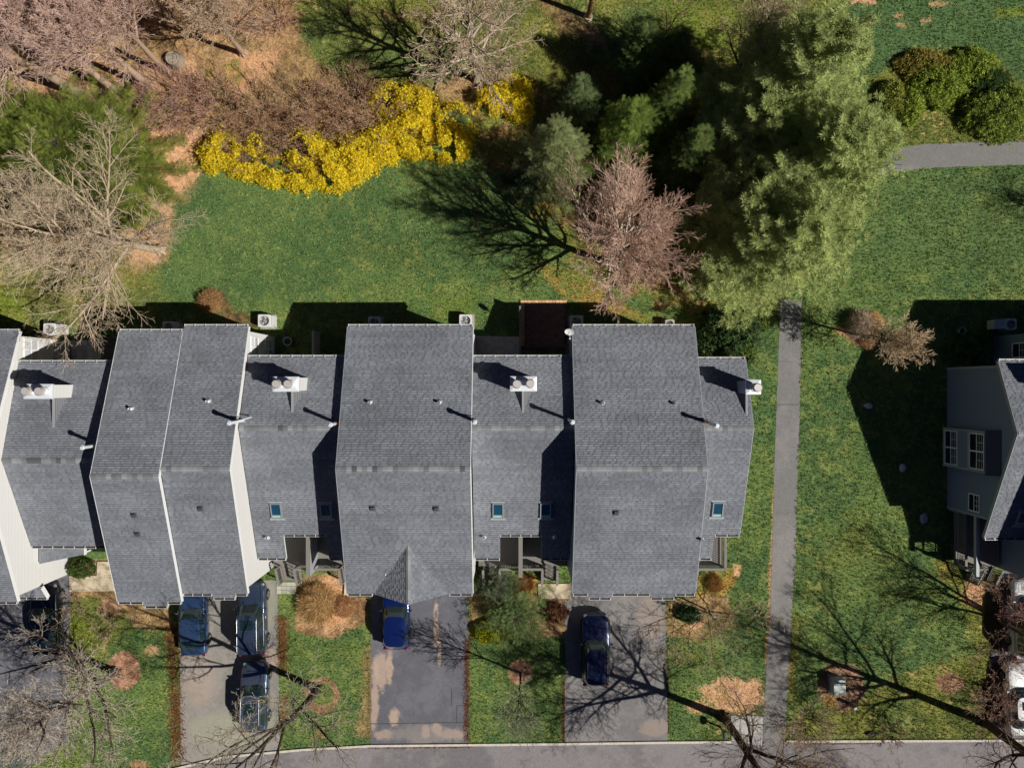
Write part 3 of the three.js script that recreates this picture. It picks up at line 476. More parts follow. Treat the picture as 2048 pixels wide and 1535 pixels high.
const LBC = { name: 'connecting_house', label: 'low house section with two skylights beside the broad white side wall', xl: -16.06, xr: -10.03, zb: -1.62, zr: 2.6, zf: 11.0, hr: 6.53, pb: PL, pf: PLF, wallFront: 9.5, seed: 71 };
LBC.front = [[-16.06, -14.26, 11.0], [-14.26, -11.56, 9.38], [-11.56, -10.03, 11.0]];
const LCR = { name: 'connecting_house', label: 'low house section with two skylights beside the wide house with tree shadows', xl: -2.37, xr: 3.67, zb: -1.62, zr: 2.6, zf: 11.0, hr: 6.53, pb: PL, pf: PLF, wallFront: 9.5, seed: 81 };
LCR.front = [[-2.37, -0.75, 11.0], [-0.75, 1.84, 9.38], [1.84, 3.67, 11.0]];
const LRR = { name: 'connecting_house', label: 'low end house section with one skylight beside the footpath lawn', xl: 11.15, xr: 14.2, zb: -1.5, zr: 2.6, zf: 11.0, hr: 6.53, pb: PL, pf: PLF, wallFront: 9.5, openR: true, rakeR: 9.38, trimR: M.trimGrey, seed: 91, mat: M.sidingGrey };
LRR.front = [[11.15, 12.62, 11.0], [12.62, 14.2, 9.38]];
const RH = { name: 'connecting_house', label: 'grey low end house with a two storey bay window facing the lawn', xl: 29.52, xr: 32.68, zb: -1.38, zr: 2.9, zf: 9.6, hr: 6.86, pb: 0.388, pf: 0.438, wallFront: 8.75, openL: true, mat: M.sidingGrey, trim: M.trimGrey, seed: 101 };
const RB = { name: 'townhouse', label: 'tall townhouse mostly outside the right edge behind the grey end house', xl: 32.7, xr: 41, zb: -3.5, zr: 4.8, zf: 12.7, hr: 8.3, pb: 0.35, pf: 0.35, openL: true, mat: M.sidingGrey, trim: M.trimGrey, seed: 111 };
for (const h of [A, BL, BR, CC, RR0, L0, LBC, LCR, LRR, RH, RB]) house(h);
// windows in the side walls that the camera sees beside the low back eaves
sideWindow(A.thing, A.wr, 1, 3.3, 4.5, -2.75, -1.5, 2, [2, 3], M.trim, null, M.blind); sideWindow(A.thing, A.wr, 1, 0.7, 1.9, -2.75, -1.5, 2, [2, 3], M.trim, null, M.blind);
sideWindow(BR.thing, BR.wr, 1, 3.2, 4.4, -2.9, -1.75, 2, [2, 3], M.trim, null, M.blind); sideWindow(BR.thing, BR.wr, 1, 0.7, 1.9, -2.9, -1.75, 2, [2, 3], M.trim, null, M.blind);
sideWindow(RB.thing, RB.wl, -1, 1.9, 3.1, -2.6, -1.75, 1, [2, 3], M.trim);
sideWindow(RH.thing, RH.wl, -1, 2.4, 3.35, 7.1, 8.1, 1, [3, 2], M.trim, 'small white framed window low in the gable wall');
{ // cross gable of the middle house
  const t = CC.roof, m = new MB(), xm = -6.16, hw = 2.33, z0 = 9.55, z1 = 13.05, hT = 6.22, hB = 5.1, p = (hT - hB) / hw, cs = 1 / Math.hypot(1, p), e = EXPO * cs, rnd = rngOf(412);
  for (const s of [-1, 1]) for (let d = 0, row = 0; d < hw; d += e, row++) {
    const d1 = Math.min(hw, d + e), zs = z0 + (d / hw) * (zHf - z0), ze = z1 - (z1 - zHf) * (d / hw); let z = zs, tooth = row % 2;
    while (z < ze - 1e-4) {
      let w = 0.1 + rnd() * 0.26; if (ze - z - w < 0.08) w = ze - z; const zz = z + w, c = shade(rnd, z * 1.3, d * 2 + s * 9, 1), tt = tooth ? 0.032 : 0.018;
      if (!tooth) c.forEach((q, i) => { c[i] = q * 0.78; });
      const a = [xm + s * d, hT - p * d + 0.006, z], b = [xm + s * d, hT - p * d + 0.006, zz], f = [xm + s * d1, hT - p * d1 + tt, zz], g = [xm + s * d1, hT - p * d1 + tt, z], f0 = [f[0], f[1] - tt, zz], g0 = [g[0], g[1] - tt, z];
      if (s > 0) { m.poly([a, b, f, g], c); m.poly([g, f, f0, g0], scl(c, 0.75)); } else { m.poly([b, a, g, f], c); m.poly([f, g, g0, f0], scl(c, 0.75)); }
      z = zz; tooth = !tooth;
    }
  }
  const g = new THREE.Group(); g.name = 'cross_gable'; CC.thing.add(g);
  const sh = m.build('shingles', M.shingle, g); sh.userData.kind = 'stuff';
  const dk = new MB();
  for (const s of [-1, 1]) { const L = (d, z, y) => [xm + s * d, hT - p * d + y, z]; const P = (y) => [L(0, z0, y), L(0, z1, y), L(hw, zHf, y), L(hw, zHf - 0.05, y)], a = P(0), b = P(-0.14); if (s > 0) { dk.poly(a); dk.poly(b.reverse()); } else { dk.poly(a.reverse()); dk.poly(b); } 
    const q = [[xm + s * hw, hB - 0.14, zHf], [xm + s * hw, hB + 0.004, zHf], [xm, hT + 0.004, z1], [xm, hT - 0.14, z1]]; dk.poly(s > 0 ? q : q.reverse()); }
  dk.build('gable_deck', M.trim, g);
  new MB().poly([[xm - hw + 0.1, hB - 0.3, zHf - 0.2], [xm + hw - 0.1, hB - 0.3, zHf - 0.2], [xm, hT - 0.1, zHf - 0.2]]).build('gable_wall', M.siding, g);
  const n = 12; for (let k = 0; k < n; k++) { const za = lerp(z0, z1, k / n), zb2 = lerp(z0, z1, (k + 1) / n) + 0.015, v = 0.17 + 0.08 * rnd(), c = [v, v, v * 1.05], q = new MB(), l = 0.15;
    q.poly([[xm, hT + 0.035, za], [xm, hT + 0.045, zb2], [xm + l, hT - p * l + 0.045, zb2], [xm + l, hT - p * l + 0.035, za]], c); q.poly([[xm, hT + 0.045, zb2], [xm, hT + 0.035, za], [xm - l, hT - p * l + 0.035, za], [xm - l, hT - p * l + 0.045, zb2]], c); q.build('ridge_cap', M.ridge, g); }
}
{ // two storey bay of the right house, pent roof of the left garage, small entry roof
  const x0 = RH.wl, t = RH.thing, b = new THREE.Group(); b.name = 'bay'; t.add(b); const x1 = x0 - 0.55, z0 = Z(858, 2.2), z1 = Z(936, 2.2), y0 = 0.5, y1 = 4.85;
  const m = new MB(); m.box(x1, y0, z0, x0 - 0.002, y1, z1); m.build('bay_wall', M.sidingGrey, b);
  const tr = new MB(); for (const y of [0.5, 2.05, 3.05, 4.75]) tr.box(x1 - 0.03, y, z0 - 0.03, x1 - 0.002, y + 0.11, z1 + 0.03); for (const z of [z0 - 0.03, z1 - 0.08]) tr.box(x1 - 0.028, 0.61, z, x1 - 0.003, 4.75, z + 0.11); tr.build('bay_trim', M.trimGrey, b);
  const r = new MB(), e = 0.12; r.hexa([[x1 - e, 4.86, z0 - e], [x0 - 0.004, 4.86, z0 - e], [x0 - 0.004, 4.86, z1 + e], [x1 - e, 4.86, z1 + e]], [[x1 - e, 4.92, z0 - e], [x0 - 0.004, 5.4, z0 - e], [x0 - 0.004, 5.4, z1 + e], [x1 - e, 4.92, z1 + e]], [0.09, 0.095, 0.11]); r.build('bay_roof', M.ridge, b);
  sideWindow(t, x1, -1, 0.78, 1.95, z0 + 0.2, z1 - 0.2, 2, [2, 3], M.trim, 'lower double window of the bay'); sideWindow(t, x1, -1, 3.32, 4.6, z0 + 0.2, z1 - 0.2, 2, [2, 3], M.trim, 'upper double window of the bay');
  // corner boards
  new MB().box(x0 - 0.03, 0, RH.zb + 0.26, x0 - 0.001, 5.0, RH.zb + 0.4).build('corner_board', M.trimGrey, t); new MB().box(x0 - 0.03, 0, 8.32, x0 - 0.001, 4.1, 8.45).build('corner_board', M.trimGrey, t);
  const g = new THREE.Group(); g.name = 'garage_roof'; A.thing.add(g); const za = 12.89, zb = 13.72;
  const d = new MB(); d.hexa([[-36, 3.1, za], [-29.85, 3.1, za], [-29.85, 2.5, zb], [-36, 2.5, zb]], [[-36, 3.22, za], [-29.85, 3.22, za], [-29.85, 2.62, zb], [-36, 2.62, zb]]); d.build('roof_deck', M.trim, g);
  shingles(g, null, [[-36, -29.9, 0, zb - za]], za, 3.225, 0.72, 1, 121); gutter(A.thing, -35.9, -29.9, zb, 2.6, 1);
  new MB().bar([-29.83, 3.2, za], [-29.83, 2.6, zb], 0.05, 0.26).build('rake_board', M.trim, A.thing);
}
{ // shingled entry roof at the left porch, sloping east from the leftmost house
  const t = thing('entry_roof', 'small shingled entry roof against the white wall at the left porch', 'porch roof'), m = new MB(), rnd = rngOf(77), x0 = -29.9, x1 = -27.3, z0 = 10.15, y0 = 3.4, p = 0.16, e = EXPO, zf = (x) => lerp(11.35, 10.85, (x - x0) / (x1 - x0));
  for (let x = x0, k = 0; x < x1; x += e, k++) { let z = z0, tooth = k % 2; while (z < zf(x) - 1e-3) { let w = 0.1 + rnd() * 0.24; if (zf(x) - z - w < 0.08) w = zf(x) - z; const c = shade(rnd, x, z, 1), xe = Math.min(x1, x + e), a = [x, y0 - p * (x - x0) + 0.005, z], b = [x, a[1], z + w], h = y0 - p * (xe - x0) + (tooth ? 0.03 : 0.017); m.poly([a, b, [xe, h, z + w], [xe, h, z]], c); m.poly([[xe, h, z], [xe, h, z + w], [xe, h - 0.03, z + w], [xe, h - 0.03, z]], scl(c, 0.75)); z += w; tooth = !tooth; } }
  m.build('shingles', M.shingle, t).userData.kind = 'stuff';
  const d = new MB(); const P = (x, z, y) => [x, y0 - p * (x - x0) + y, z]; d.hexa([P(x0, z0, -0.16), P(x1, z0, -0.16), P(x1, zf(x1), -0.16), P(x0, zf(x0), -0.16)], [P(x0, z0, 0), P(x1, z0, 0), P(x1, zf(x1), 0), P(x0, zf(x0), 0)]); d.build('roof_deck', M.trim, t);
  new MB().box(x1 + 0.002, 2.8, z0, x1 + 0.05, 3.02, 10.9).build('fascia', M.trim, t); new MB().box(x1 - 0.12, 0, 10.72, x1 - 0.02, 2.83, 10.82).build('post', M.trim, t);
}
// ---------------------------------------------------------------- chimneys
function chimney(h, xa, xb, za, zb, flues, label) {
  const t = thing('chimney', label, 'chimney'); const top = 7.45, base = Math.min(h.hAt(za), h.hAt(zb)) - 0.3, m = new MB();
  m.box(xa + 0.05, base, za + 0.05, xb - 0.05, top - 0.1, zb - 0.05); m.build('chase', h.mat ?? M.siding, t);
  const c = new MB(); c.box(xa, top - 0.12, za, xb, top - 0.02, zb); c.hexa([[xa + 0.01, top - 0.019, za + 0.01], [xb - 0.01, top - 0.019, za + 0.01], [xb - 0.01, top - 0.019, zb - 0.01], [xa + 0.01, top - 0.019, zb - 0.01]], [[xa + 0.2, top + 0.03, za + 0.2], [xb - 0.2, top + 0.03, za + 0.2], [xb - 0.2, top + 0.03, zb - 0.2], [xa + 0.2, top + 0.03, zb - 0.2]], [1, 1, 1]); c.build('metal_cap', M.flash, t);
  for (const [fx, fz, hh] of flues) {
    const f = new THREE.Group(); f.name = 'flue'; f.position.set(fx, top + 0.02, fz); t.add(f); const q = new MB(); q.cyl(0, 0, 0.06, 0, 0.26, 0.22, 24, [1, 1, 1]); q.cyl(0, 0.05, hh, 0, 0.17, 0.17, 24, [1, 1, 1]); q.build('flue_pipe', M.flash, f);
    const k = new MB(); k.cyl(0, hh - 0.16, hh - 0.1, 0, 0.255, 0.255, 28, [1, 1, 1]); k.cyl(0, hh - 0.1, hh + 0.06, 0, 0.24, 0.24, 28, [1, 1, 1]); k.cyl(0, hh + 0.061, hh + 0.10, 0, 0.26, 0.21, 28, [1, 1, 1]); k.build('flue_cap', M.flue, f);
  }
  // cricket behind it, up the slope
  const xm = (xa + xb) / 2, hw = Math.min(0.5, (xb - xa) * 0.36), yb = h.hAt(zb), zt = zb + 0.42 / h.pb, y = yb + 0.42, r = new MB();
  const apex = [xm, y, zb - 0.04], far = [xm, y + 0.015, Math.min(zt, h.zr - 0.2)], L = [xm - hw, h.hAt(zb) + 0.02, zb - 0.04], R = [xm + hw, h.hAt(zb) + 0.02, zb - 0.04];
  r.poly([apex, far, R], [0.15, 0.155, 0.165]); r.poly([far, apex, L], [0.14, 0.145, 0.155]);
  for (let k = 1; k < 6; k++) { const f = k / 6; for (const Q of [L, R]) r.bar([lerp(apex[0], Q[0], f), lerp(apex[1], Q[1], f) + 0.006, zb], [lerp(far[0], Q[0], f), lerp(far[1], lerp(Q[1], far[1], 0), f) + 0.0, lerp(far[2], Q[2], f)], 0.02, 0.02, [0.1, 0.1, 0.11]); }
  r.bar([xm, y + 0.02, zb - 0.03], [xm, y + 0.03, far[2] + 0.05], 0.14, 0.03, [0.26, 0.265, 0.28]); r.build('cricket', M.ridge, t);
}
chimney(L0, -28.1, -26.42, 0, 0.86, [[-27.6, 0.41, 0.5], [-26.84, 0.41, 0.5]], 'white chimney with two flues on the leftmost low roof');
chimney(LBC, -13.77, -12.25, -0.42, 0.44, [[-13.38, 0, 0.5], [-12.72, 0, 0.5]], 'white chimney with two flues behind the broad white side wall house');
chimney(LCR, -0.11, 1.43, -0.44, 0.42, [[0.27, 0, 0.5], [1.03, -0.02, 0.5]], 'white chimney with two flues centred between the two wide houses');
chimney(LRR, 13.45, 14.32, -0.24, 0.6, [[13.93, 0.2, 0.5]], 'white chimney with one flue at the end of the row');
chimney(RH, 32.0, 33.4, Z(752, 7), Z(786, 7), [[32.9, 0.1, 0.5]], 'grey chimney at the right edge on the end house');
// ---------------------------------------------------------------- pipes, vents, skylights
function stack(base, top, bend, label, rusty) {
  const t = thing('vent_pipe', label, 'vent pipe', [0, 0, 0], 0, 'tall vent pipes on the roofs'), m = new MB(), w = [[1, 1, 1], [1, 1, 1]];
  const b = V(...base), e = V(...top); const mid = b.clone().lerp(e, 0.45);
  new MB().tube([b, mid], [0.09, 0.09], 14, w).build('pipe', rusty ? M.rust : M.flash, t);
  new MB().tube([mid.clone(), e], [0.1, 0.1], 14, w).build('pipe', M.flash, t);
  const c = new MB(); c.cyl(e.x, e.y, e.y + 0.1, e.z, 0.14, 0.14, 18, [1, 1, 1]); c.cyl(e.x, e.y + 0.1, e.y + 0.17, e.z, 0.11, 0.08, 18, [1, 1, 1]); c.build('pipe_cap', M.flash, t);
  if (bend) { const q = new MB(); q.bar([top[0], top[1] - 0.35, top[2]], [bend[0], bend[1], bend[2]], 0.05, 0.05, [1, 1, 1]); q.build('bracket', M.flash, t); }
}
stack([-24.35, 6.3, 3.6], [-24.35, 7.95, 3.6], null, 'rusty lower vent pipe on the leftmost low roof', true);
stack([-15.85, 6.35, 2.15], [-15.95, 8.15, 2.2], [-15.3, 6.55, 1.95], 'bent white vent pipe beside the narrow tall houses', false);
stack([-10.3, 6.35, 2.3], [-10.25, 8.1, 2.3], null, 'rusty vent pipe left of the wide middle house', true);
stack([-2.12, 6.3, 2.15], [-2.1, 8.25, 2.15], [-2.1, 6.9, 1.9], 'white vent pipe on the right edge of the wide middle house', false);
stack([3.35, 6.3, 2.1], [3.4, 8.25, 2.15], null, 'white vent pipe left of the house above the navy SUV', false);
stack([11.4, 6.3, 2.2], [11.52, 8.25, 2.35], [11.3, 7.0, 2.05], 'rusty vent pipe on the low end roof by the footpath', true);
const onRoof = (h, px, py, approx) => { let y = approx; for (let k = 0; k < 6; k++) y = h.hAt(Z(py, y)); return [X(px, y), y, Z(py, y)]; };
function vent(h, px, py, label) { const p = onRoof(h, px, py, 6.5), t = thing('plumbing_vent', label, 'vent', p, 0, 'small plumbing vents on the roofs'), m = new MB(); m.cyl(0, -0.05, 0.3, 0, 0.065, 0.065, 12, [1, 1, 1], false); m.cyl(0, 0.22, 0.3, 0, 0.085, 0.085, 12, [1, 1, 1], false); m.build('pipe', M.pvc, t); const f = new MB(); f.cyl(0, 0, 0.1, 0, 0.17, 0.09, 12, [1, 1, 1]); f.build('flashing', M.flash, t); }
vent(BL, 263, 817, 'small white vent on the left of the two narrow roofs'); vent(BR, 417, 802, 'small white vent on the right of the two narrow roofs'); vent(CC, 740, 804, 'small white vent, left one on the wide middle roof'); vent(CC, 879, 804, 'small white vent, right one on the wide middle roof'); vent(RR0, 1205, 806, 'small white vent, left one on the roof above the navy SUV'); vent(RR0, 1350, 807, 'small white vent, right one on the roof above the navy SUV');
vent(LBC, 535, 1074, 'small white vent below the left skylight by the white wall'); vent(LCR, 968, 1073, 'small white vent beside the wide middle roof near the porch'); vent(LCR, 1110, 1073, 'small shaded vent below the skylight in shadow'); vent(RR0, 1403, 1078, 'small white vent near the front right corner of the last wide roof');
function boxVent(h, px, py, label) { const p = onRoof(h, px, py, 6.5), t = thing('roof_vent', label, 'roof vent', [p[0], p[1], p[2]], 0, 'dark box vents on the front slopes'); t.rotation.x = Math.atan(h.pf); const m = new MB(); m.hexa([[-0.13, 0, -0.13], [0.13, 0, -0.13], [0.13, 0, 0.13], [-0.13, 0, 0.13]], [[-0.11, 0.16, -0.11], [0.11, 0.16, -0.11], [0.11, 0.12, 0.12], [-0.11, 0.12, 0.12]], [0.05, 0.055, 0.06]); m.build('hood', M.ridge, t); new MB().box(-0.19, 0.005, -0.19, 0.19, 0.035, 0.19, [0.09, 0.095, 0.1]).build('flange', M.ridge, t); }
boxVent(BL, 268, 1029, 'dark box vent, upper one on the left narrow roof'); boxVent(BL, 275, 1067, 'dark box vent, lower one on the left narrow roof'); boxVent(BR, 401, 1016, 'dark box vent on the right narrow roof'); boxVent(CC, 745, 1015, 'dark box vent, left one on the wide middle roof'); boxVent(CC, 872, 1016, 'dark box vent, right one on the wide middle roof'); boxVent(RR0, 1232, 1024, 'dark box vent on the roof above the navy SUV');
function skylight(h, px, py, label) {
  const p = onRoof(h, px, py, 5), t = thing('skylight', label, 'skylight', [p[0], p[1] + 0.02, p[2]]); t.rotation.x = Math.atan(h.pf); const W = 0.33, L = 0.53, f = new MB();
  f.box(-W, 0, -L, -W + 0.06, 0.13, L); f.box(W - 0.06, 0, -L, W, 0.13, L); f.box(-W + 0.06, 0, -L, W - 0.06, 0.13, -L + 0.06); f.box(-W + 0.06, 0, L - 0.06, W - 0.06, 0.13, L); f.build('frame', std([0.30, 0.34, 0.34], 0.4, { metalness: 0.3 }), t);
  new MB().box(-W + 0.062, 0.06, -L + 0.062, W - 0.062, 0.085, L * 0.55).build('pane', M.skyGlass, t); new MB().box(-W + 0.062, 0.058, L * 0.55 + 0.004, W - 0.062, 0.09, L - 0.062).build('shade_blind', std([0.30, 0.42, 0.41], 0.4), t);
  new MB().box(-W - 0.13, 0.004, L, W + 0.13, 0.03, L + 0.14).build('flashing', M.trimGrey, t); new MB().box(-W - 0.1, 0.004, -L - 0.1, W + 0.1, 0.03, -L).build('flashing', M.trimGrey, t);
}
skylight(LBC, 553, 1020, 'skylight nearest the broad white side wall'); skylight(LBC, 652, 1021, 'skylight in shadow left of the wide middle house'); skylight(LCR, 996, 1020, 'skylight just right of the wide middle house'); skylight(LCR, 1091, 1020, 'skylight in shadow left of the house above the navy SUV'); skylight(LRR, 1435, 1018, 'skylight on the low end roof by the footpath');
skylight(RH, 2044, 1035, 'skylight in shadow at the right edge of the photo');
for (const [h, doors] of [[BL, [[-23.2, -20.7]]], [BR, [[-19.3, -16.8]]], [CC, [[-9.2, -6.7], [-5.6, -3.1]]], [RR0, [[4.5, 7.0], [7.8, 10.3]]]]) for (const [a, b] of doors) {   // panelled garage doors in the street walls
  const g = new THREE.Group(); g.name = 'garage_door'; h.thing.add(g); const z = h.zf - 0.32; new MB().box(a - 0.1, 0, z + 0.002, b + 0.1, 2.3, z + 0.03).build('door_frame', M.trim, g);
  for (let k = 0; k < 4; k++) new MB().box(a, 0.03 + k * 0.545, z + 0.032, b, 0.03 + k * 0.545 + 0.53, z + 0.06).build('door_panel', M.trimGrey, g);
}
// ---------------------------------------------------------------- bare trees: tapered, forking limbs down to fine twigs
function bare(name, label, cat, px, py, o, group) {
  const rnd = rngOf(o.seed), t = thing(name, label, cat, [X(px), 0, Z(py)], 0, group), trunk = new MB(), crown = new MB();
  const max = o.n.length, tl = o.trunkLevel ?? 1, rv = () => V(rnd() - 0.5, rnd() - 0.5, rnd() - 0.5);
  function grow(level, p, dir, len, rad) {
    const ns = o.seg?.[level] ?? (level === 0 ? 9 : level === 1 ? 6 : level === max ? (max > 3 ? 1 : 2) : 4), pts = [p.clone()], rs = [rad], d = dir.clone(), dirs = [d.clone()], st = len / ns, wig = o.wig?.[level] ?? 0.4;
    for (let k = 1; k <= ns; k++) {
      d.addScaledVector(rv(), wig); d.y += (o.up?.[level] ?? 0.05); d.normalize(); p = p.clone().addScaledVector(d, st); if (p.y < 0.12) p.y = 0.12 + rnd() * 0.05;
      pts.push(p); dirs.push(d.clone()); rs.push(Math.max(o.min ?? 0.008, rad * (1 - (k / ns) * (level === 0 ? o.taper ?? 0.8 : 0.72))));
    }
    const f = level / max, base = mixc(o.bark, o.twigs, smooth(0.2, 1, f)), cv = scl(base, 0.75 + 0.5 * rnd());
    const sides = level === 0 ? 9 : level === 1 ? 6 : level === 2 ? 4 : 3;
    (level <= tl ? trunk : crown).tube(pts, rs, sides, pts.map(() => scl(cv, 0.9 + 0.2 * rnd())));
    if (level >= max) return;
    const n = Math.max(1, Math.round(o.n[level] * (level ? 0.7 + 0.6 * rnd() : 1))), s0 = o.start?.[level] ?? (level === 0 ? 0.3 : 0.2); let az = rnd() * 6.28;
    for (let k = 0; k < n; k++) {
      const t0 = clamp(s0 + (1 - s0) * (k + 0.3 + rnd() * 0.6) / n, 0, 0.985), q = t0 * ns, i = Math.min(ns - 1, Math.floor(q)), a = pts[i].clone().lerp(pts[i + 1], q - i), dd = dirs[i + 1];
      az += 2.4 + (rnd() - 0.5) * 0.8; const ang = (o.ang?.[level] ?? 0.8) * (0.75 + 0.5 * rnd()) * (level === 0 ? lerp(1.1, 0.7, t0) : 1);
      const ref = Math.abs(dd.y) > 0.9 ? V(1, 0, 0) : V(0, 1, 0), sx = V(0, 0, 0).crossVectors(dd, ref).normalize(), sy = V(0, 0, 0).crossVectors(sx, dd);
      const nd = dd.clone().multiplyScalar(Math.cos(ang)).addScaledVector(sx, Math.sin(ang) * Math.cos(az)).addScaledVector(sy, Math.sin(ang) * Math.sin(az)).normalize();
      const r0 = lerp(rs[i], rs[i + 1], q - i);
      grow(level + 1, a, nd, len * (o.len?.[level] ?? 0.5) * (level === 0 ? lerp(1.15, 0.5, (t0 - s0) / (1 - s0)) : lerp(1, 0.55, t0)) * (0.75 + 0.5 * rnd()), Math.min(r0 * 0.85, r0 * (o.rr ?? 0.6)));
    }
  }
  const stems = o.stems ?? 1;
  for (let s = 0; s < stems; s++) {
    const a = s / stems * 6.28 + rnd(), sp = stems > 1 ? (o.spread ?? 0.5) * (0.4 + 0.8 * rnd()) : 0;
    const d = V((o.lean?.[0] ?? 0) + Math.cos(a) * sp, 1, (o.lean?.[1] ?? 0) + Math.sin(a) * sp).normalize();
    grow(0, V(stems > 1 ? Math.cos(a) * 0.15 * (o.foot ?? 1) * rnd() : 0, -0.05, stems > 1 ? Math.sin(a) * 0.15 * (o.foot ?? 1) * rnd() : 0), d, o.h * (stems > 1 ? 0.7 + 0.4 * rnd() : 1), o.r * (stems > 1 ? 0.6 + 0.5 * rnd() : 1));
  }
  if (stems === 1 && o.r > 0.1) { const m = []; for (let k = 0; k < 6; k++) { const a = k / 6 * 6.28 + rnd(); trunk.tube([V(Math.cos(a) * o.r * 0.5, 0.45, Math.sin(a) * o.r * 0.5), V(Math.cos(a) * o.r * 1.1, 0.16, Math.sin(a) * o.r * 1.1), V(Math.cos(a) * o.r * 1.5, -0.05, Math.sin(a) * o.r * 1.5)], [o.r * 0.5, o.r * 0.38, o.r * 0.2], 6, [o.bark, o.bark, o.bark]); } }
  trunk.build('trunk', M.bark, t); const c = crown.build('crown', M.twig, t); c.userData.kind = 'stuff';
  return t;
}
const BK = { grey: C(146, 124, 104), pale: C(206, 186, 160), brown: C(112, 88, 70), dark: C(70, 56, 46), pink: C(158, 122, 112) };
const TW2 = { tan: C(196, 170, 142), pink: C(186, 142, 130), red: C(184, 104, 92), grey: C(178, 166, 150), pale: C(208, 192, 164), brown: C(142, 110, 88), olive: C(150, 140, 100) };
// the grove in the upper left
const grove = (px, py, h, seed, o = {}, label) => bare('bare_tree', label, 'tree', px, py, { h, r: 0.26, seed, bark: C(176, 150, 126), twigs: C(204, 172, 158), n: [17, 11, 8, 6], ang: [0.75, 0.7, 0.65, 0.6], len: [0.42, 0.5, 0.5, 0.5], up: [0.03, 0.1, 0.05, 0.02], wig: [0.1, 0.3, 0.35, 0.4], start: [0.42, 0.15, 0.1, 0.1], min: 0.009, ...o }, 'bare trees of the grove');
grove(162, 188, 11.5, 201, { r: 0.36 }, 'stout bare tree next to the round green evergreen at the left');
grove(228, 180, 10, 202, { r: 0.26, lean: [-0.05, -0.05] }, 'slender bare tree second from the green evergreen');
grove(300, 174, 9.5, 203, { r: 0.25 }, 'leaning bare tree with a dark shadow across its foot in the grove');
grove(338, 146, 9.5, 204, { r: 0.22 }, 'bare tree standing beside the grey stump');
grove(487, 108, 8.5, 205, { r: 0.2, twigs: TW2.tan, lean: [0.02, 0.06] }, 'bare tree with curved pale trunk between grove and open grass');
grove(60, 120, 11, 206, { r: 0.28 }, 'bare tree in the far upper left corner');
grove(150, 30, 10, 207, { r: 0.2 }, 'bare tree at the top edge above the grove'); grove(300, 40, 9, 208, { r: 0.18 }, 'pinkish bare tree at the top edge in mid grove'); grove(420, 30, 8, 209, { r: 0.16, twigs: TW2.tan }, 'thin bare tree at the top edge right of the grove');
bare('bare_tree', 'big pale barked bare tree spreading over the lawn behind the left houses', 'tree', 322, 500, { h: 13.2, r: 0.26, seed: 228, bark: C(184, 164, 140), twigs: C(190, 170, 142), n: [22, 13, 9, 5], ang: [1.0, 0.75, 0.7, 0.6], len: [0.42, 0.5, 0.48, 0.5], up: [0.01, 0.03, 0.03, 0.0], wig: [0.12, 0.3, 0.4, 0.45], start: [0.22, 0.15, 0.1, 0.1], lean: [-0.06, 0.06], min: 0.009 });
bare('bare_tree', 'pale grey bare tree with many drooping limbs, alone at the top centre', 'tree', 954, 160, { h: 11, r: 0.23, seed: 231, bark: C(172, 158, 140), twigs: C(196, 172, 142), n: [38, 10, 7, 4], ang: [1.15, 0.65, 0.6, 0.5], len: [0.36, 0.45, 0.5, 0.5], up: [0.02, 0.02, 0.02, 0], wig: [0.06, 0.25, 0.35, 0.4], start: [0.16, 0.2, 0.1, 0.1], min: 0.0095 });
bare('bare_tree', 'reddish budding bare tree on the lawn behind the shaded patio', 'tree', 1210, 524, { h: 11.5, r: 0.25, seed: 247, bark: C(190, 174, 156), twigs: C(212, 174, 152), n: [32, 13, 9, 5], ang: [0.98, 0.6, 0.5, 0.45], len: [0.42, 0.46, 0.45, 0.5], up: [0.02, 0.08, 0.05, 0.03], wig: [0.07, 0.22, 0.28, 0.32], start: [0.2, 0.18, 0.15, 0.1], min: 0.0085 });
bare('bare_tree', 'brown bare tree rising over the top of the big pine', 'tree', 1452, 168, { h: 9, r: 0.2, seed: 251, bark: BK.dark, twigs: TW2.tan, n: [14, 10, 8, 4], ang: [0.7, 0.7, 0.65, 0.6], len: [0.42, 0.5, 0.5, 0.5], up: [0.03, 0.05, 0.03, 0], wig: [0.12, 0.3, 0.4, 0.4], start: [0.3, 0.15, 0.1, 0.1], min: 0.0095 });
bare('bare_tree', 'small sparse bare tree on bright green grass near the pole', 'tree', 1316, 88, { h: 5, r: 0.09, seed: 252, bark: BK.dark, twigs: TW2.tan, n: [8, 6, 5], ang: [0.7, 0.7, 0.6], len: [0.45, 0.5, 0.5], start: [0.25, 0.1, 0.1], min: 0.01 });
bare('bare_tree', 'slim leaning bare tree over the two mulch mounds', 'tree', 1728, 676, { h: 6.2, r: 0.1, seed: 261, bark: C(120, 100, 82), twigs: C(224, 198, 160), n: [20, 10, 7, 3], ang: [0.75, 0.7, 0.65, 0.5], len: [0.34, 0.5, 0.5, 0.5], start: [0.3, 0.1, 0.1, 0.1], lean: [0.08, 0.0], min: 0.011, up: [0.02, 0.05, 0.03, 0] });
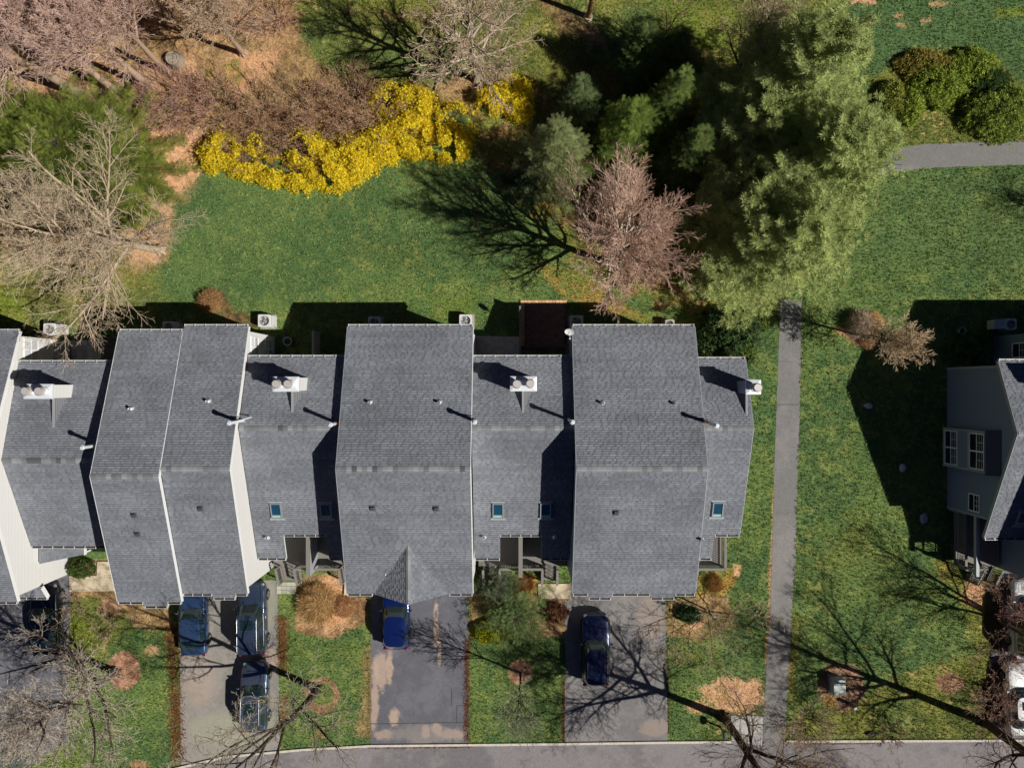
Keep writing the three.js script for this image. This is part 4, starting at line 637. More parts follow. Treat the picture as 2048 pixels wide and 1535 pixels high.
// street side
bare('bare_tree', 'bare tree in a mulch ring at the lower left with twigs over the black car', 'tree', 232, 1342, { h: 10, r: 0.24, seed: 271, bark: C(96, 80, 66), twigs: C(196, 182, 166), n: [20, 12, 8, 5], ang: [0.95, 0.75, 0.7, 0.6], len: [0.46, 0.5, 0.5, 0.5], start: [0.2, 0.12, 0.1, 0.1], wig: [0.12, 0.3, 0.4, 0.4], min: 0.0095 });
bare('bare_tree', 'dark trunked tree with twigs over the blue car by the street', 'tree', 634, 1376, { h: 12, r: 0.26, seed: 283, bark: C(62, 50, 42), twigs: C(176, 164, 140), n: [10, 9, 7, 4], ang: [0.95, 0.75, 0.7, 0.6], len: [0.5, 0.5, 0.45, 0.5], start: [0.24, 0.2, 0.15, 0.1], wig: [0.14, 0.35, 0.42, 0.4], min: 0.011, lean: [0.03, 0.02] });
bare('bare_tree', 'young slim tree in the round mulch ring between two driveways', 'tree', 1041, 1345, { h: 7.5, r: 0.085, seed: 291, bark: C(66, 54, 46), twigs: C(150, 156, 120), n: [20, 9, 6], ang: [0.7, 0.6, 0.55], len: [0.36, 0.5, 0.5], start: [0.3, 0.15, 0.1], wig: [0.08, 0.25, 0.35], min: 0.011, up: [0.02, 0.12, 0.05] });
bare('bare_tree', 'big dark bare tree beside the white ramp slab at the street', 'tree', 1447, 1432, { h: 13, r: 0.29, seed: 303, bark: C(58, 48, 40), twigs: C(150, 128, 104), n: [19, 12, 8, 5], ang: [0.95, 0.75, 0.7, 0.6], len: [0.46, 0.5, 0.48, 0.5], start: [0.3, 0.2, 0.1, 0.1], wig: [0.12, 0.32, 0.42, 0.4], min: 0.011, lean: [0, 0.02] });
bare('bare_tree', 'big dark bare tree near the street left of the white car', 'tree', 1966, 1440, { h: 13.5, r: 0.31, seed: 316, bark: C(58, 46, 38), twigs: C(120, 92, 76), n: [15, 11, 8, 4], ang: [0.95, 0.75, 0.7, 0.6], len: [0.46, 0.5, 0.48, 0.5], start: [0.28, 0.2, 0.1, 0.1], wig: [0.12, 0.32, 0.42, 0.4], min: 0.0095 });
bare('bare_tree', 'reddish bare tree between the grey end house porch and white minivan', 'tree', 1992, 1232, { h: 8, r: 0.16, seed: 321, stems: 3, spread: 0.3, bark: C(96, 76, 68), twigs: C(176, 128, 116), n: [11, 9, 8], ang: [0.65, 0.65, 0.6], len: [0.4, 0.5, 0.5], start: [0.25, 0.15, 0.1], min: 0.0095 });
bare('small_bare_tree', 'small many stemmed bare tree by the last garage corner', 'tree', 1414, 1222, { h: 4.6, r: 0.07, seed: 331, stems: 5, spread: 0.7, bark: C(112, 90, 66), twigs: C(180, 164, 130), n: [7, 6, 5], ang: [0.7, 0.7, 0.6], len: [0.5, 0.5, 0.5], start: [0.3, 0.15, 0.1], min: 0.01, wig: [0.3, 0.4, 0.4], up: [0.0, 0.02, 0] });
// outside the frame: trees whose shadows fall on the street
bare('bare_tree', 'bare tree below the bottom edge whose shadow crosses the street', 'tree', 1900, 1640, { h: 11, r: 0.22, seed: 341, bark: BK.dark, twigs: BK.brown, n: [11, 8, 5, 2], ang: [0.9, 0.7, 0.7, 0.6], len: [0.45, 0.5, 0.5, 0.5], start: [0.25, 0.2, 0.1, 0.1], min: 0.0095 });
bare('bare_tree', 'bare tree right of the frame whose shadow lies on the lawn by the right edge', 'tree', 2222, 494, { h: 8.5, r: 0.16, seed: 345, bark: BK.dark, twigs: BK.brown, n: [14, 9, 6, 3], ang: [0.8, 0.7, 0.7, 0.6], len: [0.42, 0.5, 0.5, 0.5], start: [0.25, 0.2, 0.1, 0.1] });
// twiggy bushes
const brush = (px, py, h, seed, o, label, group) => bare('bare_bush', label, 'bush', px, py, { h, r: 0.028, seed, stems: 16, spread: 1.1, foot: 5, bark: BK.brown, twigs: TW2.tan, n: [6, 5], ang: [0.6, 0.6], len: [0.45, 0.5], start: [0.25, 0.15], wig: [0.3, 0.4, 0.4], up: [-0.02, 0, 0], min: 0.009, seg: [5, 3, 2], ...o }, group);
const ORDB = {}; [460, 480, 520, 540, 560, 590, 600, 640, 660, 700, 720, 735, 780].forEach((q, k) => { ORDB[q] = ['first', 'second', 'third', 'fourth', 'fifth', 'sixth', 'seventh', 'eighth', 'ninth', 'tenth', 'eleventh', 'twelfth', 'thirteenth'][k]; });
for (const [px, py, h, seed] of [[600, 215, 2.6, 401], [660, 240, 2.4, 402], [720, 215, 2.4, 403], [560, 250, 2.2, 404], [640, 285, 2.0, 405], [700, 195, 2.3, 406], [520, 215, 2.2, 407], [460, 235, 2.4, 408], [590, 290, 1.8, 409], [780, 250, 2.2, 410], [480, 285, 1.8, 411], [735, 265, 2, 412], [540, 300, 1.8, 413]])
  brush(px, py, h, seed, { stems: 20, twigs: seed % 2 ? C(170, 132, 104) : C(192, 158, 122) }, `leafless brown bush behind the yellow hedge, ${ORDB[px]} from the left`, 'leafless bushes behind the yellow hedge');
for (const [px, py, h, seed] of [[360, 195, 2.4, 421], [400, 215, 2.2, 422], [345, 225, 2.2, 423], [440, 195, 2, 424], [275, 215, 2, 425]])
  brush(px, py, h, seed, { stems: 18, twigs: TW2.pink }, `leafless pinkish bush under the bare grove, ${{ 275: 'leftmost', 345: 'second', 360: 'third', 400: 'fourth', 440: 'rightmost' }[px]} of five`, 'leafless bushes under the grove');
brush(548, 45, 4, 431, { stems: 26, spread: 0.6, twigs: C(216, 168, 138), n: [8, 6] }, 'tall peach coloured leafless bush at the top edge');
brush(1612, 1440, 1.7, 432, { stems: 26, twigs: C(190, 168, 140), n: [7, 5] }, 'pale leafless bush between footpath and green utility box');
brush(1505, 1508, 2.2, 433, { stems: 14, twigs: C(176, 156, 132) }, 'leafless twiggy bush over the white ramp slab');
brush(1780, 1462, 0.8, 434, { stems: 18, twigs: C(170, 140, 110) }, 'low leafless bush by the kerb near the green utility box');
for (const [px, py, h, seed] of [[2000, 1275, 2.6, 441], [2012, 1370, 2.4, 442], [1985, 1405, 2.2, 443], [1996, 1350, 2, 444], [2000, 1440, 2.4, 445], [2008, 1180, 2.4, 446]])
  brush(px, py, h, seed, { stems: 11, bark: BK.brown, twigs: C(182, 146, 128) }, `dark leafless bush beside the right driveway, ${{ 1180: 'topmost', 1275: 'second from the top', 1350: 'third from the top', 1370: 'fourth from the top', 1405: 'fifth from the top', 1440: 'lowest' }[py]} of the hedge`, 'leafless bushes beside the right driveway');
for (const [px, py, h, seed] of [[146, 1200, 1.0, 451], [218, 1246, 0.9, 452]]) brush(px, py, h, seed, { stems: 14 }, seed === 451 ? 'low leafless bush at the end of the long walk slab' : 'dark low leafless bush on the lower left lawn');
// ---------------------------------------------------------------- leaf and needle clumps, scattered as one crown per plant
function clump(seed, n, len, wid, open, fold = 0) {      // a tuft of n narrow blades about +y
  const rnd = rngOf(seed), p = [], nn = [];
  for (let k = 0; k < n; k++) {
    const a = k / n * 6.28 + rnd() * 0.8, t = open * (0.35 + 0.75 * rnd()), l = len * (0.7 + 0.5 * rnd()), d = V(Math.sin(t) * Math.cos(a), Math.cos(t), Math.sin(t) * Math.sin(a)), s = V(-Math.sin(a + rnd()), (rnd() - 0.5) * 0.8, Math.cos(a + rnd())).normalize().multiplyScalar(wid / 2);
    const m = d.clone().multiplyScalar(l * 0.55), e = d.clone().multiplyScalar(l); e.y -= fold * l; const nr = V(0, 0, 0).crossVectors(s, d).normalize(); if (nr.y < 0) nr.negate();
    const A = [0, 0, 0], B = [m.x - s.x, m.y - s.y, m.z - s.z], D = [m.x + s.x, m.y + s.y, m.z + s.z], E = [e.x, e.y, e.z];
    p.push(...A, ...B, ...D, ...B, ...E, ...D); for (let q = 0; q < 6; q++) nn.push(nr.x, nr.y, nr.z);
  }
  const g = new THREE.BufferGeometry(); g.setAttribute('position', new THREE.Float32BufferAttribute(p, 3)); g.computeVertexNormals(); return g;
}
function frond(seed, len, wid, pairs) {                  // a flat conifer spray along +y: a stem with side blades
  const rnd = rngOf(seed), p = [], nn = []; const blade = (a, d, l, w) => { const s = V(-d.y, d.x, 0).multiplyScalar(w / 2), m = a.clone().addScaledVector(d, l * 0.45), e = a.clone().addScaledVector(d, l); e.z -= l * 0.18; const z = (rnd() - 0.5) * 0.05;
    for (const v of [a, V(m.x - s.x, m.y - s.y, m.z + z), V(m.x + s.x, m.y + s.y, m.z + z), V(m.x - s.x, m.y - s.y, m.z + z), e, V(m.x + s.x, m.y + s.y, m.z + z)]) { p.push(v.x, v.y, v.z); nn.push(z * 4, 0, 1); } };
  blade(V(0, 0, 0), V(0, 1, 0), len, wid * 0.12);
  for (let k = 0; k < pairs; k++) for (const s of [-1, 1]) { const t = 0.1 + 0.8 * k / pairs, an = 0.75 + rnd() * 0.3; blade(V(0, len * t, 0), V(s * Math.sin(an), Math.cos(an), 0), wid * (1 - 0.6 * t) * (0.8 + 0.4 * rnd()), wid * 0.13); }
  const g = new THREE.BufferGeometry(); g.setAttribute('position', new THREE.Float32BufferAttribute(p, 3)); g.computeVertexNormals(); return g;
}
const SH = { needles: clump(1, 15, 0.27, 0.034, 1.5), needles2: clump(2, 10, 0.3, 0.05, 1.4, 0.1), spray: frond(3, 0.6, 0.24, 7), broad: clump(5, 7, 0.22, 0.1, 1.45, 0.15), small: clump(6, 8, 0.14, 0.055, 1.4), bloom: clump(7, 7, 0.2, 0.07, 1.5), grass: clump(8, 6, 0.13, 0.02, 0.75, 0.15), straw: clump(9, 7, 0.6, 0.02, 0.9, 0.25), fleck: clump(10, 3, 0.07, 0.035, 1.5) };
const dm = new THREE.Object3D(), UPV = V(0, 1, 0), ZV = V(0, 0, 1);
function crownOf(parent, name, geo, items, flat = false) {       // items: [pos, dir, scale, colour, roll]
  const m = new THREE.InstancedMesh(geo, parent === scene ? M.blade : M.leaf, items.length); m.name = parent === scene ? numbered(name) : name; m.castShadow = m.receiveShadow = true; const col = new THREE.Color(), q2 = new THREE.Quaternion();
  items.forEach(([p, d, s, c, r], k) => {
    dm.position.copy(p);
    if (flat) { const x = V(0, 0, 0).crossVectors(d, r.nrm).normalize(), z = V(0, 0, 0).crossVectors(x, d); dm.quaternion.setFromRotationMatrix(new THREE.Matrix4().makeBasis(x, d, z)); }
    else { dm.quaternion.setFromUnitVectors(UPV, d); q2.setFromAxisAngle(UPV, r); dm.quaternion.multiply(q2); }
    dm.scale.setScalar(s); dm.updateMatrix(); m.setMatrixAt(k, dm.matrix); m.setColorAt(k, col.setRGB(c[0], c[1], c[2]));
  });
  m.userData.kind = 'stuff'; parent.add(m); return m;
}
// white pine: whorls of long limbs, needle tufts along their outer parts
function pine(label, px, py, h, R, seed, cols) {
  const rnd = rngOf(seed), t = thing('pine_tree', label, 'tree', [X(px), 0, Z(py)]), tr = new MB(), it = [], bark = C(70, 58, 48);
  tr.tube([V(0, -0.05, 0), V(0.1, h * 0.4, 0), V(0, h * 0.75, 0.1), V(0.05, h * 0.97, 0)], [0.3, 0.22, 0.1, 0.02], 9, [bark, bark, bark, bark]);
  for (let y = h * 0.16; y < h * 0.97; y += 0.4 + 0.16 * rnd()) {
    const f = y / h, L = R * Math.pow(1 - f, 0.62) * (f < 0.3 ? 0.8 + f : 1.1), n = 4 + Math.floor(rnd() * 3); let az = rnd() * 6.28;
    for (let k = 0; k < n; k++) {
      az += 6.28 / n + (rnd() - 0.5) * 0.7; const l = L * (0.5 + 0.62 * rnd()), rise = lerp(-0.05, 0.75, f) + (rnd() - 0.5) * 0.2, pts = [], m = 5;
      for (let q = 0; q <= m; q++) { const s = q / m; pts.push(V(Math.cos(az + s * 0.2) * l * s, y + l * s * rise * (0.6 + 0.5 * s), Math.sin(az + s * 0.2) * l * s)); }
      tr.tube(pts, pts.map((_, q) => lerp(0.06 * (1 - f * 0.6), 0.012, q / m)), 4, pts.map(() => bark));
      for (let s = 0.25; s <= 1.02; s += 0.125 / Math.max(1, l)) {
        const q = Math.min(m - 1e-3, s * m), i = Math.floor(q), b = pts[i].clone().lerp(pts[i + 1], q - i), wid = 0.75 * Math.sin(Math.min(1, s * 1.1) * 2.4) + 0.15, tone = 0.7 + 0.5 * rnd();
        for (let j = 0; j < 4; j++) { const o = (rnd() - 0.5) * 2.4 * wid * Math.min(1.2, l * 0.4), p = V(b.x - Math.sin(az) * o, b.y + (rnd() - 0.3) * 0.22, b.z + Math.cos(az) * o);
          const d = V(Math.cos(az) * 0.3 + (rnd() - 0.5) * 0.6, 1, Math.sin(az) * 0.3 + (rnd() - 0.5) * 0.6).normalize(); it.push([p, d, 0.7 + 0.7 * rnd(), scl(mixc(cols[0], cols[1], rnd()), tone), rnd() * 6.28]); }
      }
    }
  }
  tr.build('trunk', M.bark, t); crownOf(t, 'crown', SH.needles, it);
}
const PN = [C(198, 206, 130), C(142, 158, 98)];
pine('big pine at the top, nearest the teal lawn', 1505, 250, 13, 5.6, 501, PN);
pine('big pine whose crown reaches the curved footpath', 1550, 390, 12, 5.9, 502, PN);
pine('big pine hanging over the end of the straight footpath', 1490, 520, 11, 5.8, 503, PN);
pine('pine between the wide crown and the golden bushes', 1446, 325, 10, 3.7, 504, PN);
pine('pine on the shaded left flank of the wide crown above the reddish tree', 1432, 470, 9.5, 3.7, 505, PN);
// spruce-like evergreens with flat sprays
function spruce(label, px, py, h, R, seed, cols, o = {}) {
  const rnd = rngOf(seed), t = thing(o.name ?? 'evergreen_tree', label, o.cat ?? 'tree', [X(px), 0, Z(py)]), tr = new MB(), it = [], bark = C(72, 60, 50), prof = o.prof ?? ((f) => Math.pow(1 - f, 0.8));
  tr.tube([V(0, -0.05, 0), V(0, h * 0.5, 0), V(0, h * 0.98, 0)], [0.2 * h / 9, 0.12 * h / 9, 0.015], 8, [bark, bark, bark]);
  for (let y = h * (o.low ?? 0.05); y < h * 0.98; y += (o.step ?? 0.34) * (0.7 + 0.6 * rnd())) {
    const f = y / h, n = o.n ?? 7; let az = rnd() * 6.28;
    for (let k = 0; k < n; k++) {
      az += 6.28 / n + (rnd() - 0.5) * 0.5; const l = R * prof(f) * (0.55 + 0.6 * rnd()), droop = (o.droop ?? -0.25) + 0.6 * f + (rnd() - 0.5) * 0.15, a = V(0, y, 0), e = V(Math.cos(az) * l, y + l * droop, Math.sin(az) * l); if (e.y < 0.1) e.y = 0.1;
      tr.tube([a, e], [0.025, 0.008], 3, [bark, bark]); const dir = e.clone().sub(a).normalize(), lat = V(-Math.sin(az), 0, Math.cos(az)), tone = 0.65 + 0.6 * rnd();
      for (let s = 0.15; s < 1.04; s += 0.26 / Math.max(0.5, l)) for (const sd of [-1, 0, 1]) {
        if (sd === 0 && s < 0.75) continue; const p = a.clone().lerp(e, s).addScaledVector(lat, sd * 0.04), d = dir.clone().addScaledVector(lat, sd * (0.85 + 0.4 * rnd())); d.y += (rnd() - 0.4) * 0.35; d.normalize();
        it.push([p, d, (o.size ?? 1) * (0.6 + 0.6 * rnd()) * lerp(1, 0.75, f), scl(mixc(cols[0], cols[1], rnd()), tone), { nrm: V((rnd() - 0.5) * 0.5, 1, (rnd() - 0.5) * 0.5).normalize() }]);
      }
    }
  }
  tr.build('trunk', M.bark, t); crownOf(t, 'crown', SH.spray, it, true);
}
spruce('grey-green spruce right of the yellow hedge', 1105, 345, 8.5, 3.0, 511, [C(166, 172, 116), C(108, 122, 76)]);
spruce('bright green spruce between the grey-green spruce and the pine', 1238, 305, 8, 3.1, 512, [C(138, 156, 70), C(80, 104, 46)], { droop: -0.1 });
spruce('evergreen behind the two spruces at the bright grass edge', 1330, 150, 6, 2.3, 513, [C(116, 132, 72), C(72, 92, 50)], { droop: -0.1 });
spruce('evergreen nearest the utility pole among the dark trees', 1262, 150, 6.5, 2.2, 519, [C(120, 136, 76), C(76, 98, 52)], { droop: -0.1 });
spruce('narrow evergreen between the pole tree shade and the yellow hedge end', 1150, 235, 6, 1.9, 520, [C(126, 140, 90), C(80, 100, 60)], { droop: -0.2 });
spruce('pointed conifer between the bright green spruce and the pines', 1308, 262, 9.2, 2.0, 521, [C(126, 142, 72), C(80, 102, 50)], { droop: -0.2 });
spruce('pointed conifer above the reddish tree at the pine edge', 1345, 350, 8.6, 2.0, 522, [C(122, 138, 74), C(78, 100, 52)], { droop: -0.2 });
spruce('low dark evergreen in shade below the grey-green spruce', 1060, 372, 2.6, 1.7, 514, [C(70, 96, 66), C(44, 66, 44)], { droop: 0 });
spruce('broad round green evergreen at the left under the bare grove', 212, 340, 5.6, 5.8, 515, [C(150, 160, 70), C(84, 104, 44)], { prof: (f) => Math.sqrt(Math.max(0, 1 - f * f)) * (0.7 + 0.3 * (1 - f)), droop: -0.12, n: 15, size: 1.05, step: 0.25 });
spruce('broad green evergreen cut by the left edge beside the round one', -20, 290, 6, 4.6, 516, [C(150, 160, 70), C(84, 104, 44)], { prof: (f) => Math.sqrt(Math.max(0, 1 - f * f)), droop: -0.12, n: 10, size: 1.25, step: 0.32 });
spruce('spreading blue-green evergreen between two driveways', 1030, 1218, 2.3, 2.6, 517, [C(138, 156, 96), C(80, 104, 60)], { prof: (f) => Math.pow(1 - f, 0.55), droop: 0.12, n: 8, size: 0.85, step: 0.26, name: 'evergreen_shrub', cat: 'shrub' });
spruce('upper blue-green evergreen close to the porch railing', 1000, 1160, 2.4, 1.5, 518, [C(122, 132, 98), C(70, 86, 62)], { prof: (f) => Math.pow(1 - f, 0.6), droop: 0.12, n: 7, size: 0.7, step: 0.22, name: 'evergreen_shrub', cat: 'shrub' });
// leafy shrubs: a dome of clumps on short stems
function shrub(label, px, py, rx, rz, h, seed, geo, cols, o = {}) {
  const rnd = rngOf(seed), t = thing(o.name ?? 'shrub', label, o.cat ?? 'shrub', [X(px), 0, Z(py)], 0, o.group), st = new MB(), it = [], N = o.N ?? Math.round(rx * rz * 420 * (o.dense ?? 1));
  for (let k = 0; k < (o.stems ?? 16); k++) { const a = rnd() * 6.28, r = Math.sqrt(rnd()) * 0.75, e = V(Math.cos(a) * r * rx, h * (0.55 + 0.4 * Math.sqrt(1 - r * r)), Math.sin(a) * r * rz); st.tube([V(Math.cos(a) * 0.15 * rx * r, -0.03, Math.sin(a) * 0.15 * rz * r), e.clone().multiply(V(0.55, 0.6, 0.55)), e], [0.025, 0.018, 0.008], 4, [o.stemCol ?? BK.dark, o.stemCol ?? BK.dark, o.stemCol ?? BK.dark]); }
  for (let k = 0; k < N; k++) {
    const a = rnd() * 6.28, u = rnd(), el = Math.asin(u), sh = (0.62 + 0.4 * Math.sqrt(rnd())) * (rnd() < (o.loose ?? 0.05) ? 1 + 0.3 * rnd() : 1), bump = 0.8 + 0.4 * vnoise(Math.cos(a) * 1.8 + seed, Math.sin(a) * 1.8 + u * 2.5), nx = Math.cos(el) * Math.cos(a), nz = Math.cos(el) * Math.sin(a), ny = u;
    const p = V(nx * rx * sh * bump, Math.max(0.06, ny * h * sh * bump), nz * rz * sh * bump), d = V(nx + (rnd() - 0.5) * 1.1, ny * 0.8 + 0.25 + (rnd() - 0.5) * 0.7, nz + (rnd() - 0.5) * 1.1).normalize();
    if (o.gap && vnoise(p.x * 1.7 + seed, p.z * 1.7 + 8) < o.gap) continue;
    it.push([p, d, (o.size ?? 1) * (0.65 + 0.65 * rnd()), scl(mixc(cols[0], cols[1], rnd()), 0.7 + 0.55 * rnd()), rnd() * 6.28]);
  }
  st.build('stems', M.bark, t); crownOf(t, o.part ?? 'foliage', geo, it);
}
const YL = [C(248, 238, 64), C(224, 190, 32)], ORD = ['leftmost', 'second', 'third', 'fourth', 'fifth', 'sixth', 'seventh', 'eighth', 'ninth', 'tenth', 'eleventh', 'twelfth', 'thirteenth'];
const FG = { group: 'forsythia bushes of the yellow hedge', name: 'forsythia_bush', cat: 'bush', part: 'blossom', stemCol: BK.brown, dense: 4, size: 0.55, gap: 0.25, loose: 0.16, stems: 26 };
[[446, 312, 1.55, 1.35, 1.5, 521], [498, 332, 1.5, 1.15, 1.4, 522], [550, 346, 1.5, 1.15, 1.4, 523], [604, 352, 1.5, 1.2, 1.4, 524], [616, 308, 1.4, 1.4, 1.7, 525], [662, 338, 1.8, 1.6, 1.7, 526], [716, 318, 1.7, 1.6, 1.7, 527], [770, 294, 1.7, 1.5, 1.7, 528], [828, 280, 1.9, 1.6, 1.8, 529], [836, 228, 1.5, 1.8, 1.8, 530], [892, 292, 1.9, 1.3, 1.6, 531]].forEach(([px, py, rx, rz, h, s], k) =>
  shrub(k === 9 ? 'yellow flowering bush set back above the ninth of the hedge' : `${ORD[k > 9 ? 9 : k]} yellow flowering bush from the left along the lawn edge`, px, py, rx, rz, h, s, SH.bloom, YL, FG));
for (const [px, py, rx, rz, h, s] of [[775, 205, 1.4, 1.2, 1.8, 541], [815, 210, 1.2, 1.0, 1.6, 542], [520, 290, 0.8, 0.7, 1.4, 543], [905, 245, 1.5, 1.3, 1.6, 544]])
  shrub({ 541: 'thin yellow bush at the upper left corner of the hedge', 542: 'thin yellow bush in the upper middle of the hedge', 543: 'small sparse yellow bush among leafless brush near the left end', 544: 'sparse olive yellow bush below the lone pale bare tree' }[s], px, py, rx, rz, h, s, SH.bloom, YL, { ...FG, gap: 0.36, dense: 1.6, group: 'thin yellow bushes inside the hedge bed' });
for (const [px, py, rx, rz, h, s] of [[985, 205, 1.2, 1.0, 1.6, 551], [1025, 190, 1.3, 1.1, 1.7, 552], [1040, 222, 1.0, 0.9, 1.4, 553]])
  shrub({ 551: 'deep yellow bush directly right of the lone pale bare tree foot', 552: 'deep yellow bush at the far right end of the hedge', 553: 'lowest deep yellow bush at the right end beside the spruce shade' }[s], px, py, rx, rz, h, s, SH.bloom, YL, { ...FG, gap: 0.3, group: 'yellow bushes beneath the lone bare tree' });
for (const [px, py, rx, rz, h, s] of [[1345, 175, 1.2, 1.0, 1.6, 561], [1372, 208, 1.2, 0.9, 1.4, 562]])
  shrub(s === 561 ? 'upper golden bush in the shade of the pine' : 'lower golden bush in the shade of the pine', px, py, rx, rz, h, s, SH.bloom, YL, { ...FG, gap: 0.32, group: 'yellow bushes in the shade of the pine' });
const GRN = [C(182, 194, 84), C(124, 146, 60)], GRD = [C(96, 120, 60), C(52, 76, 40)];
shrub('round green shrub nearest the pine in the oval bed', 1778, 205, 1.0, 1.3, 1.0, 571, SH.small, [C(178, 180, 84), C(126, 138, 60)], { dense: 1.6, size: 1.3 });
shrub('reddish olive shrub along the upper rim of the oval bed', 1845, 135, 1.9, 1.0, 0.9, 572, SH.small, [C(184, 166, 84), C(136, 130, 62)], { dense: 1.6, size: 1.3, gap: 0.2 });
shrub('bright green shrub in the middle of the oval bed', 1872, 172, 1.9, 1.5, 1.1, 573, SH.small, GRN, { dense: 1.6, size: 1.3, gap: 0.22 });
shrub('green shrub at the upper right of the oval bed', 1935, 137, 1.8, 1.3, 1.1, 574, SH.small, GRN, { dense: 1.6, size: 1.3, gap: 0.2 });
shrub('small round dark shrub right of centre in the oval bed', 1972, 168, 1.2, 1.1, 1.0, 575, SH.small, GRD, { dense: 1.6, size: 1.2 });
shrub('large green shrub in the oval bed right beside the curved footpath', 1988, 228, 2.3, 1.8, 1.6, 576, SH.small, [C(168, 180, 84), C(116, 136, 60)], { dense: 1.5, size: 1.3, gap: 0.2 });
shrub('pale shrub at the lower left of the oval bed', 1815, 218, 0.9, 1.2, 1.1, 577, SH.small, GRN, { dense: 1.5, size: 1.2, gap: 0.3 });
shrub('big dark leafy shrub at the back corner of the end house', 1452, 672, 2.2, 1.9, 2.6, 581, SH.broad, [C(96, 118, 66), C(50, 74, 40)], { dense: 1.2, gap: 0.2 });
shrub('leafy shrub against the low end house by the footpath lawn', 1480, 695, 0.9, 1.4, 1.8, 582, SH.broad, [C(120, 136, 60), C(64, 88, 42)], { dense: 1.2, gap: 0.25 });
shrub('green bush beside the left porch steps', 168, 1133, 0.85, 0.7, 1.0, 583, SH.small, [C(98, 116, 54), C(60, 80, 38)], { dense: 2.2, size: 0.9 });
shrub('yellow-green ball shrub under the spreading evergreen', 984, 1260, 1.3, 0.85, 0.9, 584, SH.small, [C(176, 176, 20), C(138, 140, 14)], { dense: 2.6, size: 0.8 });
shrub('small green bush by the last garage corner', 1376, 1226, 0.85, 0.55, 0.8, 585, SH.small, [C(84, 112, 70), C(50, 76, 48)], { dense: 2.2, size: 0.9 });
shrub('brown dry bush in the bed right of the landing slab', 1108, 1222, 0.9, 0.7, 0.8, 586, SH.small, [C(150, 106, 74), C(104, 70, 50)], { dense: 1.6, size: 1, gap: 0.3 });
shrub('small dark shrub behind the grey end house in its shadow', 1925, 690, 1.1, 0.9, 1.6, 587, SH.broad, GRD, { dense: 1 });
shrub('yellowish young shrub on the lawn under the pine edge', 1520, 640, 1.2, 0.6, 0.5, 588, SH.small, [C(130, 142, 60), C(90, 110, 50)], { dense: 1.2, gap: 0.4 });
// ornamental grasses: fountains of straw
function ornamental(label, px, py, r, h, seed, cols, group) {
  const rnd = rngOf(seed), t = thing('ornamental_grass', label, 'ornamental grass', [X(px), 0, Z(py)], 0, group), it = [];
  for (let k = 0; k < 620 * r; k++) { const a = rnd() * 6.28, q = Math.sqrt(rnd()), p = V(Math.cos(a) * q * r * 0.7, rnd() * h * (1 - q * 0.6), Math.sin(a) * q * r * 0.7), d = V(Math.cos(a) * q * 1.9 + (rnd() - 0.5) * 0.4, 0.9 - 0.6 * q, Math.sin(a) * q * 1.9 + (rnd() - 0.5) * 0.4).normalize(); it.push([p, d, h * (0.6 + 0.6 * rnd()), scl(mixc(cols[0], cols[1], rnd()), 0.7 + 0.5 * rnd()), rnd() * 6.28]); }
  crownOf(t, 'blades', SH.straw, it);
}
ornamental('large brown dry grass clump left of the wide middle house driveway', 637, 1205, 1.6, 1.1, 591, [C(232, 202, 146), C(192, 156, 104)]);
ornamental('small peach dry grass clump beside the large brown one', 688, 1212, 0.85, 0.7, 592, [C(226, 180, 132), C(184, 138, 98)]);
ornamental('grey-brown grass clump on the left mulch mound', 1716, 648, 0.75, 1.3, 593, [C(222, 204, 180), C(176, 156, 134)]);
ornamental('tan cut grass clump on the right mulch mound', 1743, 644, 0.72, 0.8, 594, [C(236, 198, 136), C(204, 160, 104)]);
ornamental('brown grass clump below the two mulch mounds', 1735, 682, 0.6, 0.7, 595, [C(222, 182, 138), C(170, 132, 98)]);
ornamental('weeping brown grass clump on the lawn behind the narrow tall houses', 424, 602, 0.85, 0.9, 596, [C(216, 178, 128), C(172, 130, 88)]);
ornamental('dry grass clump at the back of the last wide garage', 1428, 1165, 0.7, 0.6, 597, [C(196, 148, 84), C(150, 110, 60)]);
ornamental('tan grass clump in front of the middle porch railing', 1045, 1168, 0.9, 0.7, 598, [C(196, 138, 78), C(150, 100, 54)]);
// ---------------------------------------------------------------- loose ground cover: grass tufts, fallen leaves
const INSIDE = [[-36, -23.9, -3, 13], [-23.9, -16, -3.2, 13], [-16.1, -10, -1.5, 11.2], [-10, -2.4, -3.3, 12.5], [-2.4, 3.7, -1.5, 11.2], [3.7, 11.15, -3.3, 12.5], [11.15, 14.1, -1.4, 9.4], [29.6, 40, -3.4, 12.6]];
const PAVED = [[[-200, 1150], [142, 1150], [137, 1500], [-200, 1500]], [[357, 1160], [556, 1160], [560, 1502], [362, 1531]], [[742, 1170], [936, 1170], [936, 1490], [741, 1490]], [[1132, 1170], [1330, 1170], [1336, 1486], [1129, 1486]], [[2005, 1140], [2300, 1140], [2300, 1500], [1990, 1500]], [[1561, 600], [1604, 600], [1600, 820], [1585, 1200], [1570, 1490], [1524, 1490], [1528, 1425], [1541, 1200], [1549, 920]], [[1745, 352], [1800, 296], [1850, 288], [2300, 278], [2300, 324], [1850, 336], [1780, 350]], [[-200, 1640], [250, 1588], [345, 1535], [450, 1509], [600, 1495], [740, 1487], [2300, 1475], [2300, 1800], [-200, 1800]], [[140, 1122], [232, 1122], [232, 1184], [140, 1184]], [[1076, 1166], [1141, 1166], [1141, 1196], [1076, 1196]], [[1462, 1430], [1526, 1430], [1526, 1490], [1462, 1490]], [[1040, 598], [1134, 598], [1134, 715], [1040, 715]], [[950, 672], [1040, 672], [1040, 712], [950, 712]], [[136, 678], [206, 678], [206, 725], [136, 725]], [[553, 1160], [592, 1160], [592, 1190], [553, 1190]]];
